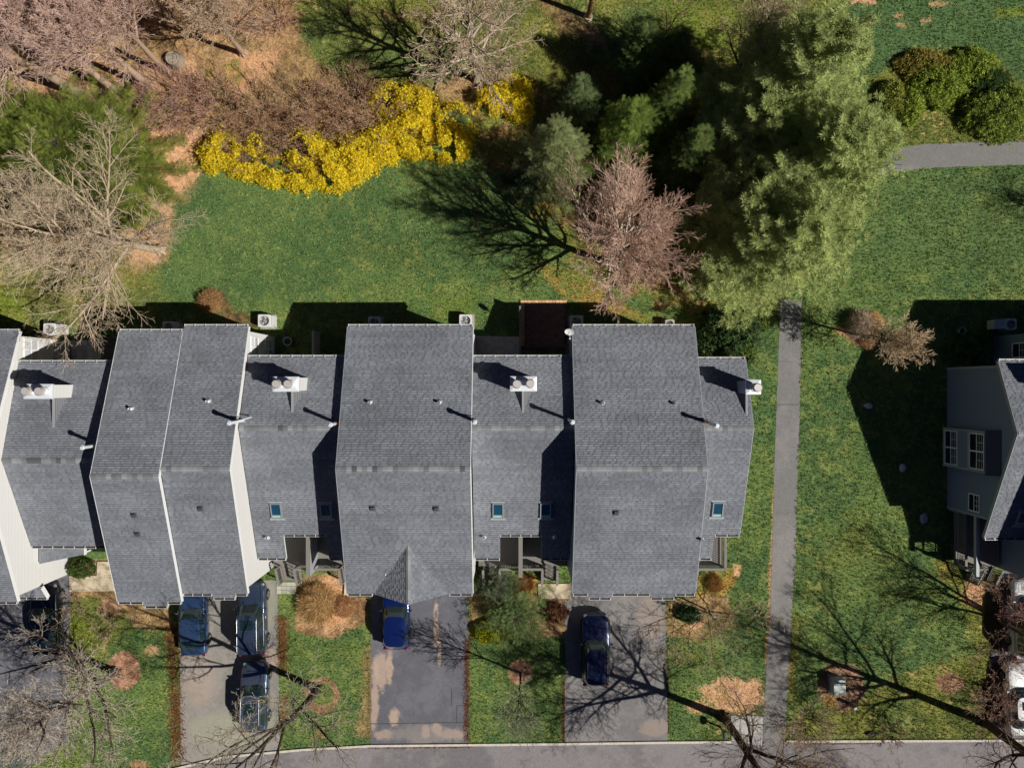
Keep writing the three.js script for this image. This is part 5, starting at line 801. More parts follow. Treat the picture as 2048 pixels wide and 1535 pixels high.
const inPoly = (x, y, P) => { let s = false; for (let k = 0, q = P.length - 1; k < P.length; q = k++) if ((P[k][1] > y) !== (P[q][1] > y) && x < P[q][0] + (y - P[q][1]) * (P[k][0] - P[q][0]) / (P[k][1] - P[q][1])) s = !s; return s; };
const openGround = (px, py, m = 0) => { const x = X(px), z = Z(py); for (const r of INSIDE) if (x > r[0] && x < r[1] && z > r[2] && z < r[3]) return false; for (const P of PAVED) if (inPoly(px, py, P)) return false; return true; };
{
  const rnd = rngOf(601), tufts = [], leaves = [];
  for (let k = 0; k < 330000; k++) {
    const px = -30 + rnd() * 2110, py = -30 + rnd() * 1600; if (!openGround(px, py)) continue; const g = groundAt(px, py), p = V(X(px), 0, Z(py));
    if (g.m < 2 && rnd() < 0.11) tufts.push([p, V((rnd() - 0.5) * 1.6, 1, (rnd() - 0.5) * 1.6).normalize(), 1.2 + 0.7 * rnd(), mixc(scl(g.c, 1.7), C(168, 178, 100), 0.5), rnd() * 6.28]);
    else if (g.m < 2) tufts.push([p, V((rnd() - 0.5) * 0.9, 1, (rnd() - 0.5) * 0.9).normalize(), 0.5 + 0.75 * rnd(), scl(g.c, 1.1 + 0.5 * rnd()), rnd() * 6.28]);
    else if (g.m === 2 || g.m === 3) { p.y = 0.012; const c = scl(g.c, 0.85 + 0.5 * rnd()); leaves.push([p, V((rnd() - 0.5) * 1.4, 1, (rnd() - 0.5) * 1.4).normalize(), 0.6 + 0.9 * rnd(), c, rnd() * 6.28]); }
  }
  const edge = (x0, y0, x1, y1, w, n, cs) => { for (let k = 0; k < n; k++) { const t = rnd(), o = (rnd() + rnd() + rnd() - 1.5) * w, px = lerp(x0, x1, t) + o, py = lerp(y0, y1, t) + (rnd() - 0.5) * 3; leaves.push([V(X(px), 0.02, Z(py)), V((rnd() - 0.5) * 1.4, 1, (rnd() - 0.5) * 1.4).normalize(), 0.5 + 0.8 * rnd(), scl(mixc(cs[0], cs[1], rnd()), 0.6 + 0.8 * rnd()), rnd() * 6.28]); } };
  const LF = [C(140, 78, 34), C(92, 50, 28)];
  edge(343, 1250, 358, 1520, 16, 2600, LF); edge(562, 1230, 566, 1350, 14, 1200, LF); edge(933, 1280, 934, 1480, 7, 1300, LF); edge(738, 1495, 945, 1493, 3, 260, LF); edge(600, 1500, 720, 1494, 3, 260, LF); edge(811, 1230, 813, 1300, 2.5, 70, LF); edge(1580, 1487, 1760, 1486, 5, 320, [C(180, 150, 126), C(150, 110, 90)]); edge(1336, 1290, 1338, 1470, 2, 200, LF); edge(738, 1310, 738, 1480, 3, 300, [C(190, 150, 100), C(150, 110, 70)]); edge(1126, 1350, 1128, 1480, 3, 240, LF);
  edge(2000, 1350, 2010, 1470, 8, 500, [C(110, 84, 70), C(80, 60, 50)]);
  tag(crownOf(scene, 'grass', SH.grass, tufts), 'short grass of the lawns', 'grass'); tag(crownOf(scene, 'fallen_leaves', SH.fleck, leaves), 'dry leaf litter and mulch bits on beds and driveway edges', 'leaf litter');
}
// ---------------------------------------------------------------- porches, fences, patios
const W1 = [1, 1, 1];
function porch(label, o) {
  const t = thing('porch', label, 'porch'), F = o.floor ?? 0.75, rt = F + 1.0;
  const n = Math.round((o.x1 - o.x0) / 0.145); for (let k = 0; k < n; k++) { const a = o.x0 + (o.x1 - o.x0) * k / n; new MB().box(a + 0.004, F - 0.04, o.z0, a + (o.x1 - o.x0) / n - 0.004, F + (k % 3) * 0.0015, o.z1).build('deck_board', M.wood, t); }
  new MB().box(o.x0 + 0.02, F - 0.26, o.z0 + 0.02, o.x1 - 0.02, F - 0.045, o.z1 - 0.02).build('deck_frame', M.woodDark, t);
  const rail = (a, b) => { const r = new THREE.Group(); r.name = 'railing'; t.add(r); new MB().bar(a, b, 0.16, 0.045).build('top_rail', M.wood, r); const lo = (p) => [p[0], p[1] - 0.86, p[2]]; new MB().bar(lo(a), lo(b), 0.05, 0.07).build('bottom_rail', M.wood, r);
    const L = Math.hypot(b[0] - a[0], b[2] - a[2]), m = Math.round(L / 0.15); for (let k = 1; k < m; k++) { const p = [lerp(a[0], b[0], k / m), lerp(a[1], b[1], k / m), lerp(a[2], b[2], k / m)]; new MB().box(p[0] - 0.02, p[1] - 0.83, p[2] - 0.02, p[0] + 0.02, p[1] - 0.024, p[2] + 0.02).build('picket', M.wood, r); } };
  for (const [a, b] of o.rails) rail([a[0], rt, a[1]], [b[0], rt, b[1]]);
  for (const [x, z] of o.posts ?? []) new MB().box(x - 0.05, 0, z - 0.05, x + 0.05, rt + 0.04, z + 0.05).build('post', M.wood, t);
  if (o.divider) { const [x, z0, z1] = o.divider; new MB().box(x - 0.07, F + 0.01, z0, x + 0.07, 2.72, z1 - 0.02).build('divider_wall', M.trimGrey, t); new MB().box(x - 0.13, 2.724, z0 - 0.02, x + 0.13, 2.79, z1).build('divider_cap', M.wood, t); }
  for (const s of o.stairs ?? []) {
    const k = s.n ?? 4; for (let q = 0; q < k; q++) { const y = F - (q + 1) * F / (k + 1); new MB().box(s.x0 + 0.05, y - 0.045, s.z + q * 0.27, s.x1 - 0.05, y, s.z + q * 0.27 + 0.265).build('step', M.wood, t); }
    for (const x of [s.x0, s.x1]) { new MB().bar([x, F - 0.12, s.z], [x, 0.02, s.z + k * 0.27], 0.05, 0.26).build('stringer', M.wood, t); if (s.bare && x === s.x1) continue; const a = [x, rt, s.z - 0.02], b = [x, rt - F + 0.1, s.z + k * 0.27 + 0.05]; rail(a, b); new MB().box(x - 0.05, 0, b[2] - 0.05, x + 0.05, b[1] + 0.03, b[2] + 0.05).build('post', M.wood, t); }
  }
  return t;
}
porch('grey wooden porch with divider wall left of the wide middle house', { x0: -15.98, x1: -10.15, z0: 9.22, z1: 12.2, rails: [[[-14.3, 12.15], [-13.2, 12.15]], [[-12.95, 12.15], [-11.35, 12.15]]], posts: [[-14.3, 12.15], [-11.35, 12.15], [-15.5, 12.15]], divider: [-13.08, 9.3, 12.4], stairs: [{ x0: -15.5, x1: -14.3, z: 12.22 }, { x0: -11.35, x1: -10.35, z: 12.22 }] });
porch('grey wooden porch with divider wall behind the spreading evergreen', { x0: -2.25, x1: 3.55, z0: 9.22, z1: 12.2, rails: [[[-0.8, 12.15], [0.42, 12.15]], [[0.68, 12.15], [2.0, 12.15]]], posts: [[-0.8, 12.15], [2.0, 12.15]], divider: [0.55, 9.3, 12.4], stairs: [{ x0: -1.9, x1: -0.8, z: 12.22 }, { x0: 2.0, x1: 3.0, z: 12.22 }] });
porch('grey wooden corner porch of the low end house by the footpath lawn', { x0: 11.3, x1: 14.05, z0: 9.22, z1: 12.2, rails: [[[12.2, 12.15], [14.0, 12.15]], [[14.0, 9.5], [14.0, 12.12]]], posts: [[14.0, 12.15], [12.2, 12.15], [14.0, 9.45]], stairs: [{ x0: 11.35, x1: 12.2, z: 12.22, n: 3 }] });
porch('narrow grey wooden stair and railing beside the green bush at the left', { x0: -26.7, x1: -24.1, z0: 9.85, z1: 11.0, rails: [[[-26.6, 10.95], [-25.9, 10.95]]], posts: [[-26.6, 10.95], [-25.9, 10.95]], stairs: [{ x0: -25.85, x1: -24.75, z: 11.02, n: 3 }] });
porch('dark railed porch at the front of the grey end house', { x0: 29.7, x1: 32.6, z0: 8.5, z1: 12.2, floor: 0.8, rails: [[[29.75, 8.6], [29.75, 12.12]], [[29.75, 12.15], [31.0, 12.15]]], posts: [[29.75, 12.15], [31.0, 12.15], [29.75, 8.55]], stairs: [{ x0: 31.0, x1: 32.2, z: 12.22 }] });
{ // beam and column carrying the roof corner of the end house porch
  new MB().box(29.75, 2.55, 8.46, 29.95, 2.8, 12.35).build('porch_beam', M.trimGrey, RH.thing); new MB().box(29.77, 0.81, 12.0, 29.91, 2.549, 12.14).build('porch_column', M.trimGrey, RH.thing);
}
{ // left walk of square pavers by the stairs, and other laid pieces
  const pav = paving(C(168, 166, 152), C(130, 130, 120), null, 21, 512, 8, false);
  const grid = (name, label, x0, z0, nx, nz, w, d, y, mat) => { const t = thing(name, label, 'paving'), rnd = rngOf(nx * 31 + nz), gs = []; t.userData.kind = 'structure';
    for (let v = 0; v < 3; v++) { const g = new RoundedBoxGeometry(w - 0.015, 0.07, d - 0.015, 1, 0.008); gs.push(g); }
    for (let j = 0; j < nz; j++) for (let i = 0; i < nx; i++) { const m = put('paver', gs[(i + j) % 3], mat[(rnd() * mat.length) | 0], t); m.position.set(x0 + (i + 0.5) * w, y - 0.03 + rnd() * 0.008, z0 + (j + 0.5) * d); m.rotation.y = (rnd() - 0.5) * 0.02; } return t; };
  const three = (r, g, b) => [0.85, 1, 1.15].map((k) => std(scl(C(r, g, b), k), 0.9, { bumpMap: rimTex, bumpScale: 0.003 }));
  grid('flagstone_walk', 'weathered flagstones at the foot of the left porch stairs', X(553), Z(1163), 4, 3, 0.33, 0.27, 0.05, three(170, 168, 152));
  grid('patio', 'square paver patio in shade behind the leftmost low house', X(143), Z(680), 6, 5, 0.36, 0.36, 0.05, three(186, 182, 174));
  // brick patio with a border course
  const t = thing('brick_patio', 'herringbone brick patio with a sunlit tan border row behind the row', 'patio'); t.userData.kind = 'structure';
  const x0 = X(1041), x1 = X(1133), z0 = Z(600), z1 = Z(700), rnd = rngOf(33), tan = three(206, 164, 118), red = three(132, 104, 92), bg = new RoundedBoxGeometry(0.228, 0.07, 0.268, 1, 0.008), bb = new RoundedBoxGeometry(0.232, 0.07, 0.112, 1, 0.006), lay = (g, m, x, z, a) => { const q = put('brick', g, m[(rnd() * 3) | 0], t); q.position.set(x, 0.105 + rnd() * 0.006, z); q.rotation.y = a; };
  new MB().box(x0, 0.002, z0 + 0.01, x1, 0.085, z1).build('patio_bed', M.woodDark, t);
  const nb = Math.round((x1 - x0) / 0.236); for (let k = 0; k < nb; k++) lay(bg, tan, x0 + (k + 0.5) * (x1 - x0) / nb, z0 + 0.14, 0);
  for (let k = 0; k < 12; k++) { lay(bg, tan, x0 + 0.14, z0 + 0.40 + k * 0.236, Math.PI / 2); }
  for (let j = 0, z = z0 + 0.36; z < z1 - 0.1; z += 0.12, j++) for (let x = x0 + 0.42 + (j % 2) * 0.12; x < x1 - 0.1; x += 0.24) { if (t.children.length > 290) break; lay(bb, red, x, z, (rnd() - 0.5) * 0.03); }
}
function fence(label, x, z0, z1, h, mat = M.fence) {
  const t = thing('privacy_fence', label, 'fence'), n = Math.round((z1 - z0) / 0.15);
  for (let k = 0; k < n; k++) { const a = z0 + (z1 - z0) * k / n; new MB().box(x - 0.012, 0.05, a + 0.004, x + 0.012, h - 0.06 + (k % 2) * 0.004, a + (z1 - z0) / n - 0.004).build('fence_board', mat, t); }
  new MB().box(x - 0.06, h - 0.052, z0, x + 0.06, h - 0.01, z1).build('top_rail', mat, t); for (const z of [z0 - 0.052, z1 + 0.052]) new MB().box(x - 0.05, 0, z - 0.05, x + 0.05, h, z + 0.05).build('post', mat, t);
}
fence('grey board fence at the end of the square paver patio', X(204, 1.7), Z(676, 1.7), Z(722, 1.7), 1.8); fence('pale topped fence between the dark back yards', X(626, 1.7), Z(664, 1.7), Z(708, 1.7), 1.8, std([0.4, 0.4, 0.38], 0.8)); fence('grey fence along the left side of the brick patio', X(1040, 1.7), Z(614, 1.7), Z(708, 1.7), 1.75); fence('low grey fence at the right side of the brick patio', X(1134, 1.2), Z(688, 1.2), Z(710, 1.2), 1.3);
// ---------------------------------------------------------------- air conditioners
const acWhite = std([0.62, 0.62, 0.60], 0.45), acDark = std([0.05, 0.052, 0.055], 0.6), padMat = std([0.34, 0.32, 0.28], 0.9);
function condenser(label, px, py, w, h, beige, extra, turn = 0) {
  const t = thing('air_conditioner', label, 'air conditioner', [X(px, h), 0, Z(py, h)], turn), mat = beige ? std([0.42, 0.38, 0.33], 0.5) : acWhite, a = w / 2;
  new MB().box(-a - 0.12, 0, -a - 0.1, a + 0.14, 0.07, a + 0.1).build('concrete_pad', padMat, t);
  const body = new THREE.Shape(); const r = 0.09; body.moveTo(-a + r, -a); body.lineTo(a - r, -a); body.quadraticCurveTo(a, -a, a, -a + r); body.lineTo(a, a - r); body.quadraticCurveTo(a, a, a - r, a); body.lineTo(-a + r, a); body.quadraticCurveTo(-a, a, -a, a - r); body.lineTo(-a, -a + r); body.quadraticCurveTo(-a, -a, -a + r, -a);
  const hole = new THREE.Path(); hole.absarc(0, 0, a * 0.78, 0, Math.PI * 2, true); body.holes.push(hole);
  const g = new THREE.ExtrudeGeometry(body, { depth: 0.1, bevelEnabled: true, bevelThickness: 0.015, bevelSize: 0.01, bevelSegments: 2, curveSegments: 20 }); g.rotateX(-Math.PI / 2); g.translate(0, h - 0.115, 0); put('top_panel', g, mat, t);
  const lv = new MB(); for (let k = 0; k < 9; k++) { const y = 0.1 + k * (h - 0.24) / 9; lv.box(-a + 0.006, y, -a + 0.006, a - 0.006, y + (h - 0.24) / 9 * 0.6, a - 0.006); } lv.build('louvres', mat, t).userData.kind = 'stuff';
  new MB().box(-a + 0.03, 0.075, -a + 0.03, a - 0.03, h - 0.22, a - 0.03).build('coil', acDark, t);
  const f = new THREE.Group(); f.name = 'fan'; f.position.y = h - 0.1; t.add(f); new MB().cyl(0, -0.05, 0.02, 0, 0.085, 0.08, 16, W1).build('hub', beige ? acDark : acWhite, f);
  const bl = new MB(), q = a * 0.7; bl.hexa([[0.05, -0.03, -0.02], [q, -0.05, -0.1], [q, 0.0, 0.12], [0.05, -0.01, 0.06]], [[0.05, -0.022, -0.02], [q, -0.042, -0.1], [q, 0.008, 0.12], [0.05, -0.002, 0.06]]); const bg = bl.geo(); for (let k = 0; k < 4; k++) { const m = put('fan_blade', bg, std([0.25, 0.25, 0.25], 0.5), f); m.rotation.y = k * Math.PI / 2 + 0.5; }
  const gu = new THREE.Group(); gu.name = 'fan_guard'; gu.position.y = h + 0.005; t.add(gu); for (let k = 1; k <= 4; k++) { const m = put('guard_ring', new THREE.TorusGeometry(a * 0.78 * k / 4.0, 0.006, 5, 30), acDark, gu); m.rotation.x = Math.PI / 2; } const sp = new MB(); for (let k = 0; k < 8; k++) { const an = k / 8 * 6.28; sp.bar([0, 0.004, 0], [Math.cos(an) * a * 0.78, 0.004, Math.sin(an) * a * 0.78], 0.008, 0.008, W1); } sp.build('guard_spokes', acDark, gu);
  if (extra) { const [x, wd] = extra, s = Math.sign(x); new MB().box(s * (a + 0.012), 0.08, -a * 0.85, s * (a + wd), h - 0.05, a * 0.85).build('control_box', mat, t); new MB().box(s * (a + 0.05), h - 0.048, -a * 0.7, s * (a + wd - 0.05), h - 0.035, a * 0.7).build('control_cover', std([0.5, 0.5, 0.49], 0.5), t); }
}
condenser('white air conditioner with a control box in sun at the far left', 98, 658, 0.78, 0.85, false, [1, 0.42]); condenser('shaded air conditioner behind the left narrow house', 336, 654, 0.74, 0.8, false, [1, 0.3]); condenser('white air conditioner on a wooden edged pad in sun behind the right narrow house', 528, 641, 0.82, 0.85, false, [1, 0.18]);
condenser('shaded round topped air conditioner behind the wide middle house', 748, 645, 0.78, 0.85, false, null); condenser('white square air conditioner in sun beside the plain patio slab', 931, 641, 0.82, 0.85, false, null); condenser('shaded air conditioner right of the brick patio', 1153, 643, 0.82, 0.85, false, null); condenser('small beige air conditioner behind the last wide house', 1340, 648, 0.6, 0.75, true, null); condenser('shaded air conditioner behind the grey end house', 2023, 648, 0.72, 0.85, false, [-1, 0.75]);
// ---------------------------------------------------------------- satellite dish, pole, boxes, stones, pots
{
  const t = thing('satellite_dish', 'white satellite dish at the eave corner above the brick patio', 'satellite dish', [3.5, 4.95, -3.05]), pts = []; for (let k = 0; k <= 10; k++) pts.push(new THREE.Vector2(k / 10 * 0.3, (k / 10) ** 2 * 0.06));
  const d = put('dish', new THREE.LatheGeometry(pts, 28), std([0.75, 0.75, 0.74], 0.4, { side: THREE.DoubleSide }), t); d.position.set(-0.02, 0.52, -0.12); d.rotation.set(0.95, 0, 0.15);
  new MB().tube([V(0.1, -0.1, 0.25), V(0, 0.1, 0.12), V(-0.02, 0.5, -0.09)], [0.025, 0.025, 0.02], 8, [W1, W1, W1]).build('mast', M.trim, t); new MB().tube([V(-0.02, 0.48, -0.1), V(0, 0.44, 0.28)], [0.012, 0.012], 6, [W1, W1]).build('feed_arm', M.trim, t); new MB().box(-0.04, 0.42, 0.282, 0.04, 0.5, 0.36).build('feed_horn', M.trim, t);
}
{
  const t = thing('utility_pole', 'wooden utility pole at the top edge with a long shadow', 'utility pole', [X(1177), 0, Z(34)]), b = C(150, 116, 72);
  const g = new MB().tube([V(0, -0.1, 0), V(0.02, 4, 0), V(0, 9.5, 0)], [0.19, 0.165, 0.13], 14, [b, scl(b, 0.92), b]); g.build('pole', M.bark, t); new MB().cyl(0, 0.0, 0.12, 0, 0.34, 0.26, 16, C(214, 204, 184)).build('base_collar', vcol(0.8), t);
  new MB().box(-1.1, 9.0, -0.05, 1.1, 9.12, 0.05).build('crossarm', M.wood, t);
}
{
  const t = thing('utility_box', 'flat green-grey utility box in the mulch near the street', 'utility box', [X(1676, 0.5), 0, Z(1371, 0.5)], 0.03), gm = std([0.40, 0.46, 0.42], 0.5, { bumpMap: rimTex, bumpScale: 0.001 });
  new MB().box(-0.46, 0, -0.6, 0.46, 0.08, 0.6).build('pad', padMat, t); put('cabinet', new RoundedBoxGeometry(0.76, 0.66, 1.0, 3, 0.04).translate(0, 0.41, 0), gm, t); put('lid', new RoundedBoxGeometry(0.8, 0.05, 1.05, 2, 0.02).translate(0, 0.77, 0), gm, t);
  const l = thing('path_light', 'small grey pedestal beside the flat utility box', 'pedestal', [X(1700), 0, Z(1406)], 0.3); put('column', new RoundedBoxGeometry(0.22, 0.7, 0.16, 2, 0.03).translate(0, 0.35, 0), std([0.14, 0.15, 0.15], 0.5), l); put('cap', new RoundedBoxGeometry(0.25, 0.12, 0.19, 2, 0.03).translate(0, 0.76, 0), std([0.5, 0.5, 0.48], 0.5), l);
  const mb = thing('mailbox', 'dark green box on a post beside the big dark trunk', 'mailbox', [X(1440), 0, Z(1452)], 0.05); put('box', new RoundedBoxGeometry(0.24, 0.3, 0.5, 3, 0.06).translate(0, 1.15, 0), std([0.03, 0.05, 0.04], 0.5), mb); new MB().box(-0.05, 0, -0.05, 0.05, 0.995, 0.05).build('post', M.woodDark, mb);
}
function stone(name, label, cat, px, py, rx, ry, rz, seed, col, rough = 0.9) {
  const g = new THREE.IcosahedronGeometry(1, 4), p = g.attributes.position, v = V(0, 0, 0);
  for (let k = 0; k < p.count; k++) { v.fromBufferAttribute(p, k); const n = 0.8 + 0.35 * vnoise(v.x * 1.7 + seed, v.y * 1.7 + v.z * 2.1) + 0.08 * vnoise(v.x * 7, v.z * 7 + v.y * 5); p.setXYZ(k, v.x * rx * n, Math.max(-0.3, v.y) * ry * n, v.z * rz * n); }
  g.computeVertexNormals(); const m = put(name, g, std(col, rough, { bumpMap: rimTex, bumpScale: 0.01 }), scene); m.position.set(X(px), ry * 0.15, Z(py)); return tag(m, label, cat);
}
stone('boulder', 'pale flat stone in shade nearest the lawn shadow edge', 'rock', 1736, 811, 0.3, 0.12, 0.2, 1, [0.5, 0.5, 0.5]); stone('boulder', 'pale stone in the middle of the dark house shadow', 'rock', 1805, 935, 0.22, 0.15, 0.28, 2, [0.55, 0.55, 0.55]); stone('boulder', 'pale stone in shade near the end house corner', 'rock', 1848, 1036, 0.25, 0.14, 0.35, 3, [0.5, 0.5, 0.5]);
stone('boulder', 'dark stone lying at the kerb on the olive grass', 'rock', 1742, 1466, 0.35, 0.2, 0.2, 6, [0.06, 0.05, 0.04]);
{
  const t = thing('tree_stump', 'grey weathered tree stump under the bare grove', 'stump', [X(352), 0, Z(123)]), b = C(150, 136, 118); new MB().cyl(0, -0.05, 0.55, 0, 0.62, 0.5, 16, b, false).build('bark', M.bark, t);
  const s = new MB(); s.cyl(0, 0.5, 0.56, 0, 0.47, 0.45, 16, C(160, 150, 132)); for (let k = 1; k < 5; k++) s.cyl(0, 0.555, 0.56 + k * 0.003, 0, 0.45 - k * 0.09, 0.44 - k * 0.09, 14, scl(C(160, 150, 132), k % 2 ? 0.8 : 1)); s.build('cut_face', M.bark, t);
  for (const [px, py, s2, lab] of [[578, 683, 1, 'round stone planter in the dark back yard'], [925 + 995, 662, 0.8, 'round planter in the shade behind the grey end house']]) { const q = thing('planter', lab, 'planter', [X(px), 0, Z(py)]), pr = [[0.02, 0], [0.2, 0], [0.26, 0.28], [0.32, 0.42], [0.28, 0.43], [0.22, 0.34], [0.02, 0.33]].map((a) => new THREE.Vector2(a[0] * s2, a[1] * s2)); put('bowl', new THREE.LatheGeometry(pr, 22), std([0.42, 0.41, 0.4], 0.8, { side: THREE.DoubleSide }), q); const so = new MB().cyl(0, 0.3 * s2, 0.36 * s2, 0, 0.24 * s2, 0.22 * s2, 16, [0.05, 0.04, 0.03]); so.build('soil', vcol(0.95), q); }
}
// ---------------------------------------------------------------- vehicles
const spow = (v, e) => Math.sign(v) * Math.pow(Math.abs(v), e);
const tyreM = std([0.015, 0.015, 0.016], 0.8), rimM = std([0.42, 0.43, 0.45], 0.3, { metalness: 0.8 }), trimB = std([0.012, 0.012, 0.013], 0.5), lampM = phys([0.2, 0.21, 0.23], 0.08, { clearcoat: 1 }), tailM = phys([0.28, 0.01, 0.01], 0.12, { clearcoat: 1 }), glassCar = phys([0.012, 0.028, 0.03], 0.03, { clearcoat: 1, clearcoatRoughness: 0.01 });
function grid(fn, nu, nv, mat, name, parent) {
  const p = [], ix = []; for (let j = 0; j <= nv; j++) for (let i = 0; i <= nu; i++) p.push(...fn(i / nu, j / nv)); for (let j = 0; j < nv; j++) for (let i = 0; i < nu; i++) { const a = j * (nu + 1) + i; ix.push(a, a + nu + 1, a + 1, a + 1, a + nu + 1, a + nu + 2); }
  const g = new THREE.BufferGeometry(); g.setAttribute('position', new THREE.Float32BufferAttribute(p, 3)); g.setIndex(ix); g.computeVertexNormals(); return put(name, g, mat, parent);
}
function car(label, cat, x, z, turn, o) {
  const t = thing(o.name ?? 'parked_car', label, cat, [x, 0, z], turn, undefined), { L, W, Hh } = o, paint = phys(o.paint, 0.32, { metalness: o.metal ?? 0.35, clearcoat: 1, clearcoatRoughness: 0.04 }), hw = W / 2, belt = o.belt ?? 0.98, tail = o.tail ?? belt;
  const st = [[0, 0.60, 0.60, 0.36], [0.012, 0.72, 0.70, 0.3], [0.04, 0.86, 0.80, 0.24], [0.10, 0.955, 0.89, 0.2], [0.18, 0.985, 0.94, 0.2], [0.27, 0.99, belt, 0.2], [0.45, 1, belt + 0.01, 0.2], [0.65, 1, belt + 0.02, 0.2], [0.8, 0.99, lerp(belt, tail, 0.6) + 0.01, 0.2], [0.92, 0.955, tail, 0.22], [0.97, 0.9, tail - 0.03, 0.27], [0.99, 0.82, tail - 0.14, 0.33], [1, 0.72, tail - 0.26, 0.4]];
  const sec = (s) => { const [q, w, top, bot] = s, a = w * hw, zz = -L / 2 + q * L, half = [[0.78, bot], [0.95, bot + 0.07], [1, lerp(bot, top, 0.45)], [0.985, lerp(bot, top, 0.72)], [0.95, top - 0.07], [0.88, top - 0.015], [0.7, top + 0.015], [0.35, top + 0.035], [0, top + 0.042]]; const ring = half.map(([f, y]) => [a * f, y, zz]); return [...ring, ...ring.slice(0, -1).reverse().map(([xx, y, z2]) => [-xx, y, z2])]; };
  const rings = []; for (let k = 0; k < st.length - 1; k++) for (let q = 0; q < 3; q++) { const f = q / 3; rings.push(sec(st[k].map((v, i) => lerp(v, st[k + 1][i], f)))); } rings.push(sec(st[st.length - 1]));
  const n = rings[0].length; const gb = (() => { const p = [], ix = []; rings.forEach((r) => r.forEach((v) => p.push(...v))); for (let k = 0; k < rings.length - 1; k++) for (let i = 0; i < n; i++) { const a = k * n + i, b = k * n + (i + 1) % n; ix.push(a, a + n, b, b, a + n, b + n); } for (const [k, s] of [[0, 1], [rings.length - 1, -1]]) for (let i = 1; i < n - 1; i++) s > 0 ? ix.push(k * n, k * n + i, k * n + i + 1) : ix.push(k * n, k * n + i + 1, k * n + i); const g = new THREE.BufferGeometry(); g.setAttribute('position', new THREE.Float32BufferAttribute(p, 3)); g.setIndex(ix); g.computeVertexNormals(); return g; })();
  const body = put('body', gb, paint, t);
  // cabin: rounded loops from the belt to the roof
  const z0 = -L / 2 + o.ws[0] * L, z1 = -L / 2 + o.ws[1] * L, z2 = -L / 2 + o.rw[0] * L, z3 = -L / 2 + o.rw[1] * L, yb = belt - 0.02, yr = Hh - 0.05, ex = 2 / 4.6;
  const S = (th, v, off = 0) => { const e = Math.min(1, v), zf = lerp(z0, z1, e), zr = lerp(z3, z2, e), a = lerp(hw * 0.93, hw * (o.roofW ?? 0.72), Math.pow(e, 1.15)) + off, zc = (zf + zr) / 2, b = (zr - zf) / 2 + off; return [a * spow(Math.cos(th), ex), yb + (yr - yb) * (1 - Math.pow(1 - e, 1.2)) + off * 0.3, zc + b * spow(Math.sin(th), ex)]; };
  grid((u, v) => S(u * Math.PI * 2, v), 64, 8, paint, 'cabin', t);
  grid((u, v) => { const r = 1 - v, q = S(u * Math.PI * 2, 1), zc = (z1 + z2) / 2; return [q[0] * r, yr + 0.05 * (1 - Math.pow(r, 2.4)), zc + (q[2] - zc) * r]; }, 64, 8, paint, 'roof', t);
  const D = Math.PI / 180, pane = (name, a0, a1, v0, v1, off = 0.009) => grid((u, v) => S(lerp(a0, a1, u) * D, lerp(v0, v1, v), off), 16, 6, glassCar, name, t);
  pane('windshield', -90 - 58, -90 + 58, 0.06, 0.95); pane('rear_window', 90 - 54, 90 + 54, o.suv ? 0.25 : 0.08, 0.94);
  for (const s of [0, 180]) { const m = s ? -1 : 1; for (const [a, b] of o.van ? [[-30, -9], [-7, 9], [11, 30]] : [[-29, -3], [1, 29]]) pane('side_window', s + m * a, s + m * b, 0.16, 0.9); }
  if (o.sunroof) grid((u, v) => { const zc = lerp(z1, z2, o.sunroof[0]), l = o.sunroof[1], w = hw * 0.42; const xx = (u - 0.5) * 2 * w; return [xx, yr + 0.057 - 0.03 * (xx / hw) ** 2, zc + v * l]; }, 6, 3, glassCar, 'sunroof', t);
  if (o.ribs) for (let k = -3; k <= 3; k++) { if (!k) continue; const m = new MB().bar([k * 0.13, yr + 0.047 - 0.004 * k * k * 0.4, lerp(z1, z2, 0.42)], [k * 0.13, yr + 0.047 - 0.004 * k * k * 0.4, lerp(z1, z2, 0.93)], 0.02, 0.014, W1); m.build('roof_rib', paint, t); }
  if (o.rails) for (const s of [-1, 1]) { const xx = s * hw * (o.roofW ?? 0.72) * 0.88; new MB().tube([V(xx, yr + 0.01, z1 + 0.15), V(xx, yr + 0.07, z1 + 0.3), V(xx, yr + 0.075, z2 - 0.3), V(xx, yr + 0.01, z2 - 0.12)], [0.02, 0.022, 0.022, 0.02], 8, [W1, W1, W1, W1]).build('roof_rail', o.railDark ? trimB : rimM, t); }
  for (const s of [-1, 1]) {
    for (const q of [0.19, 0.79]) { const w = new THREE.Group(); w.name = 'wheel'; w.position.set(s * (hw - 0.10), 0.335, -L / 2 + q * L); t.add(w); const ty = put('tyre', new THREE.TorusGeometry(0.265, 0.085, 12, 28), tyreM, w); ty.rotation.y = Math.PI / 2; ty.scale.z = 1.35; const r = put('rim', new THREE.CylinderGeometry(0.2, 0.2, 0.2, 20), rimM, w); r.rotation.z = Math.PI / 2; const h = put('hub', new THREE.CylinderGeometry(0.06, 0.06, 0.22, 12), trimB, w); h.rotation.z = Math.PI / 2;
      const ar = put('wheel_arch', new THREE.TorusGeometry(0.37, 0.028, 6, 24, Math.PI), trimB, t); ar.rotation.y = Math.PI / 2; ar.position.set(s * (hw - 0.005), 0.335, -L / 2 + q * L); }
    const lm = put('headlight', new THREE.SphereGeometry(1, 14, 10), lampM, t); lm.scale.set(0.12, 0.06, 0.16); lm.position.set(s * hw * 0.74, 0.74, -L / 2 + 0.2); lm.rotation.y = s * -0.5;
    const tl = put('taillight', new THREE.SphereGeometry(1, 12, 8), tailM, t); tl.scale.set(0.14, 0.11, 0.12); tl.position.set(s * hw * 0.78, tail - 0.16, L / 2 - 0.11);
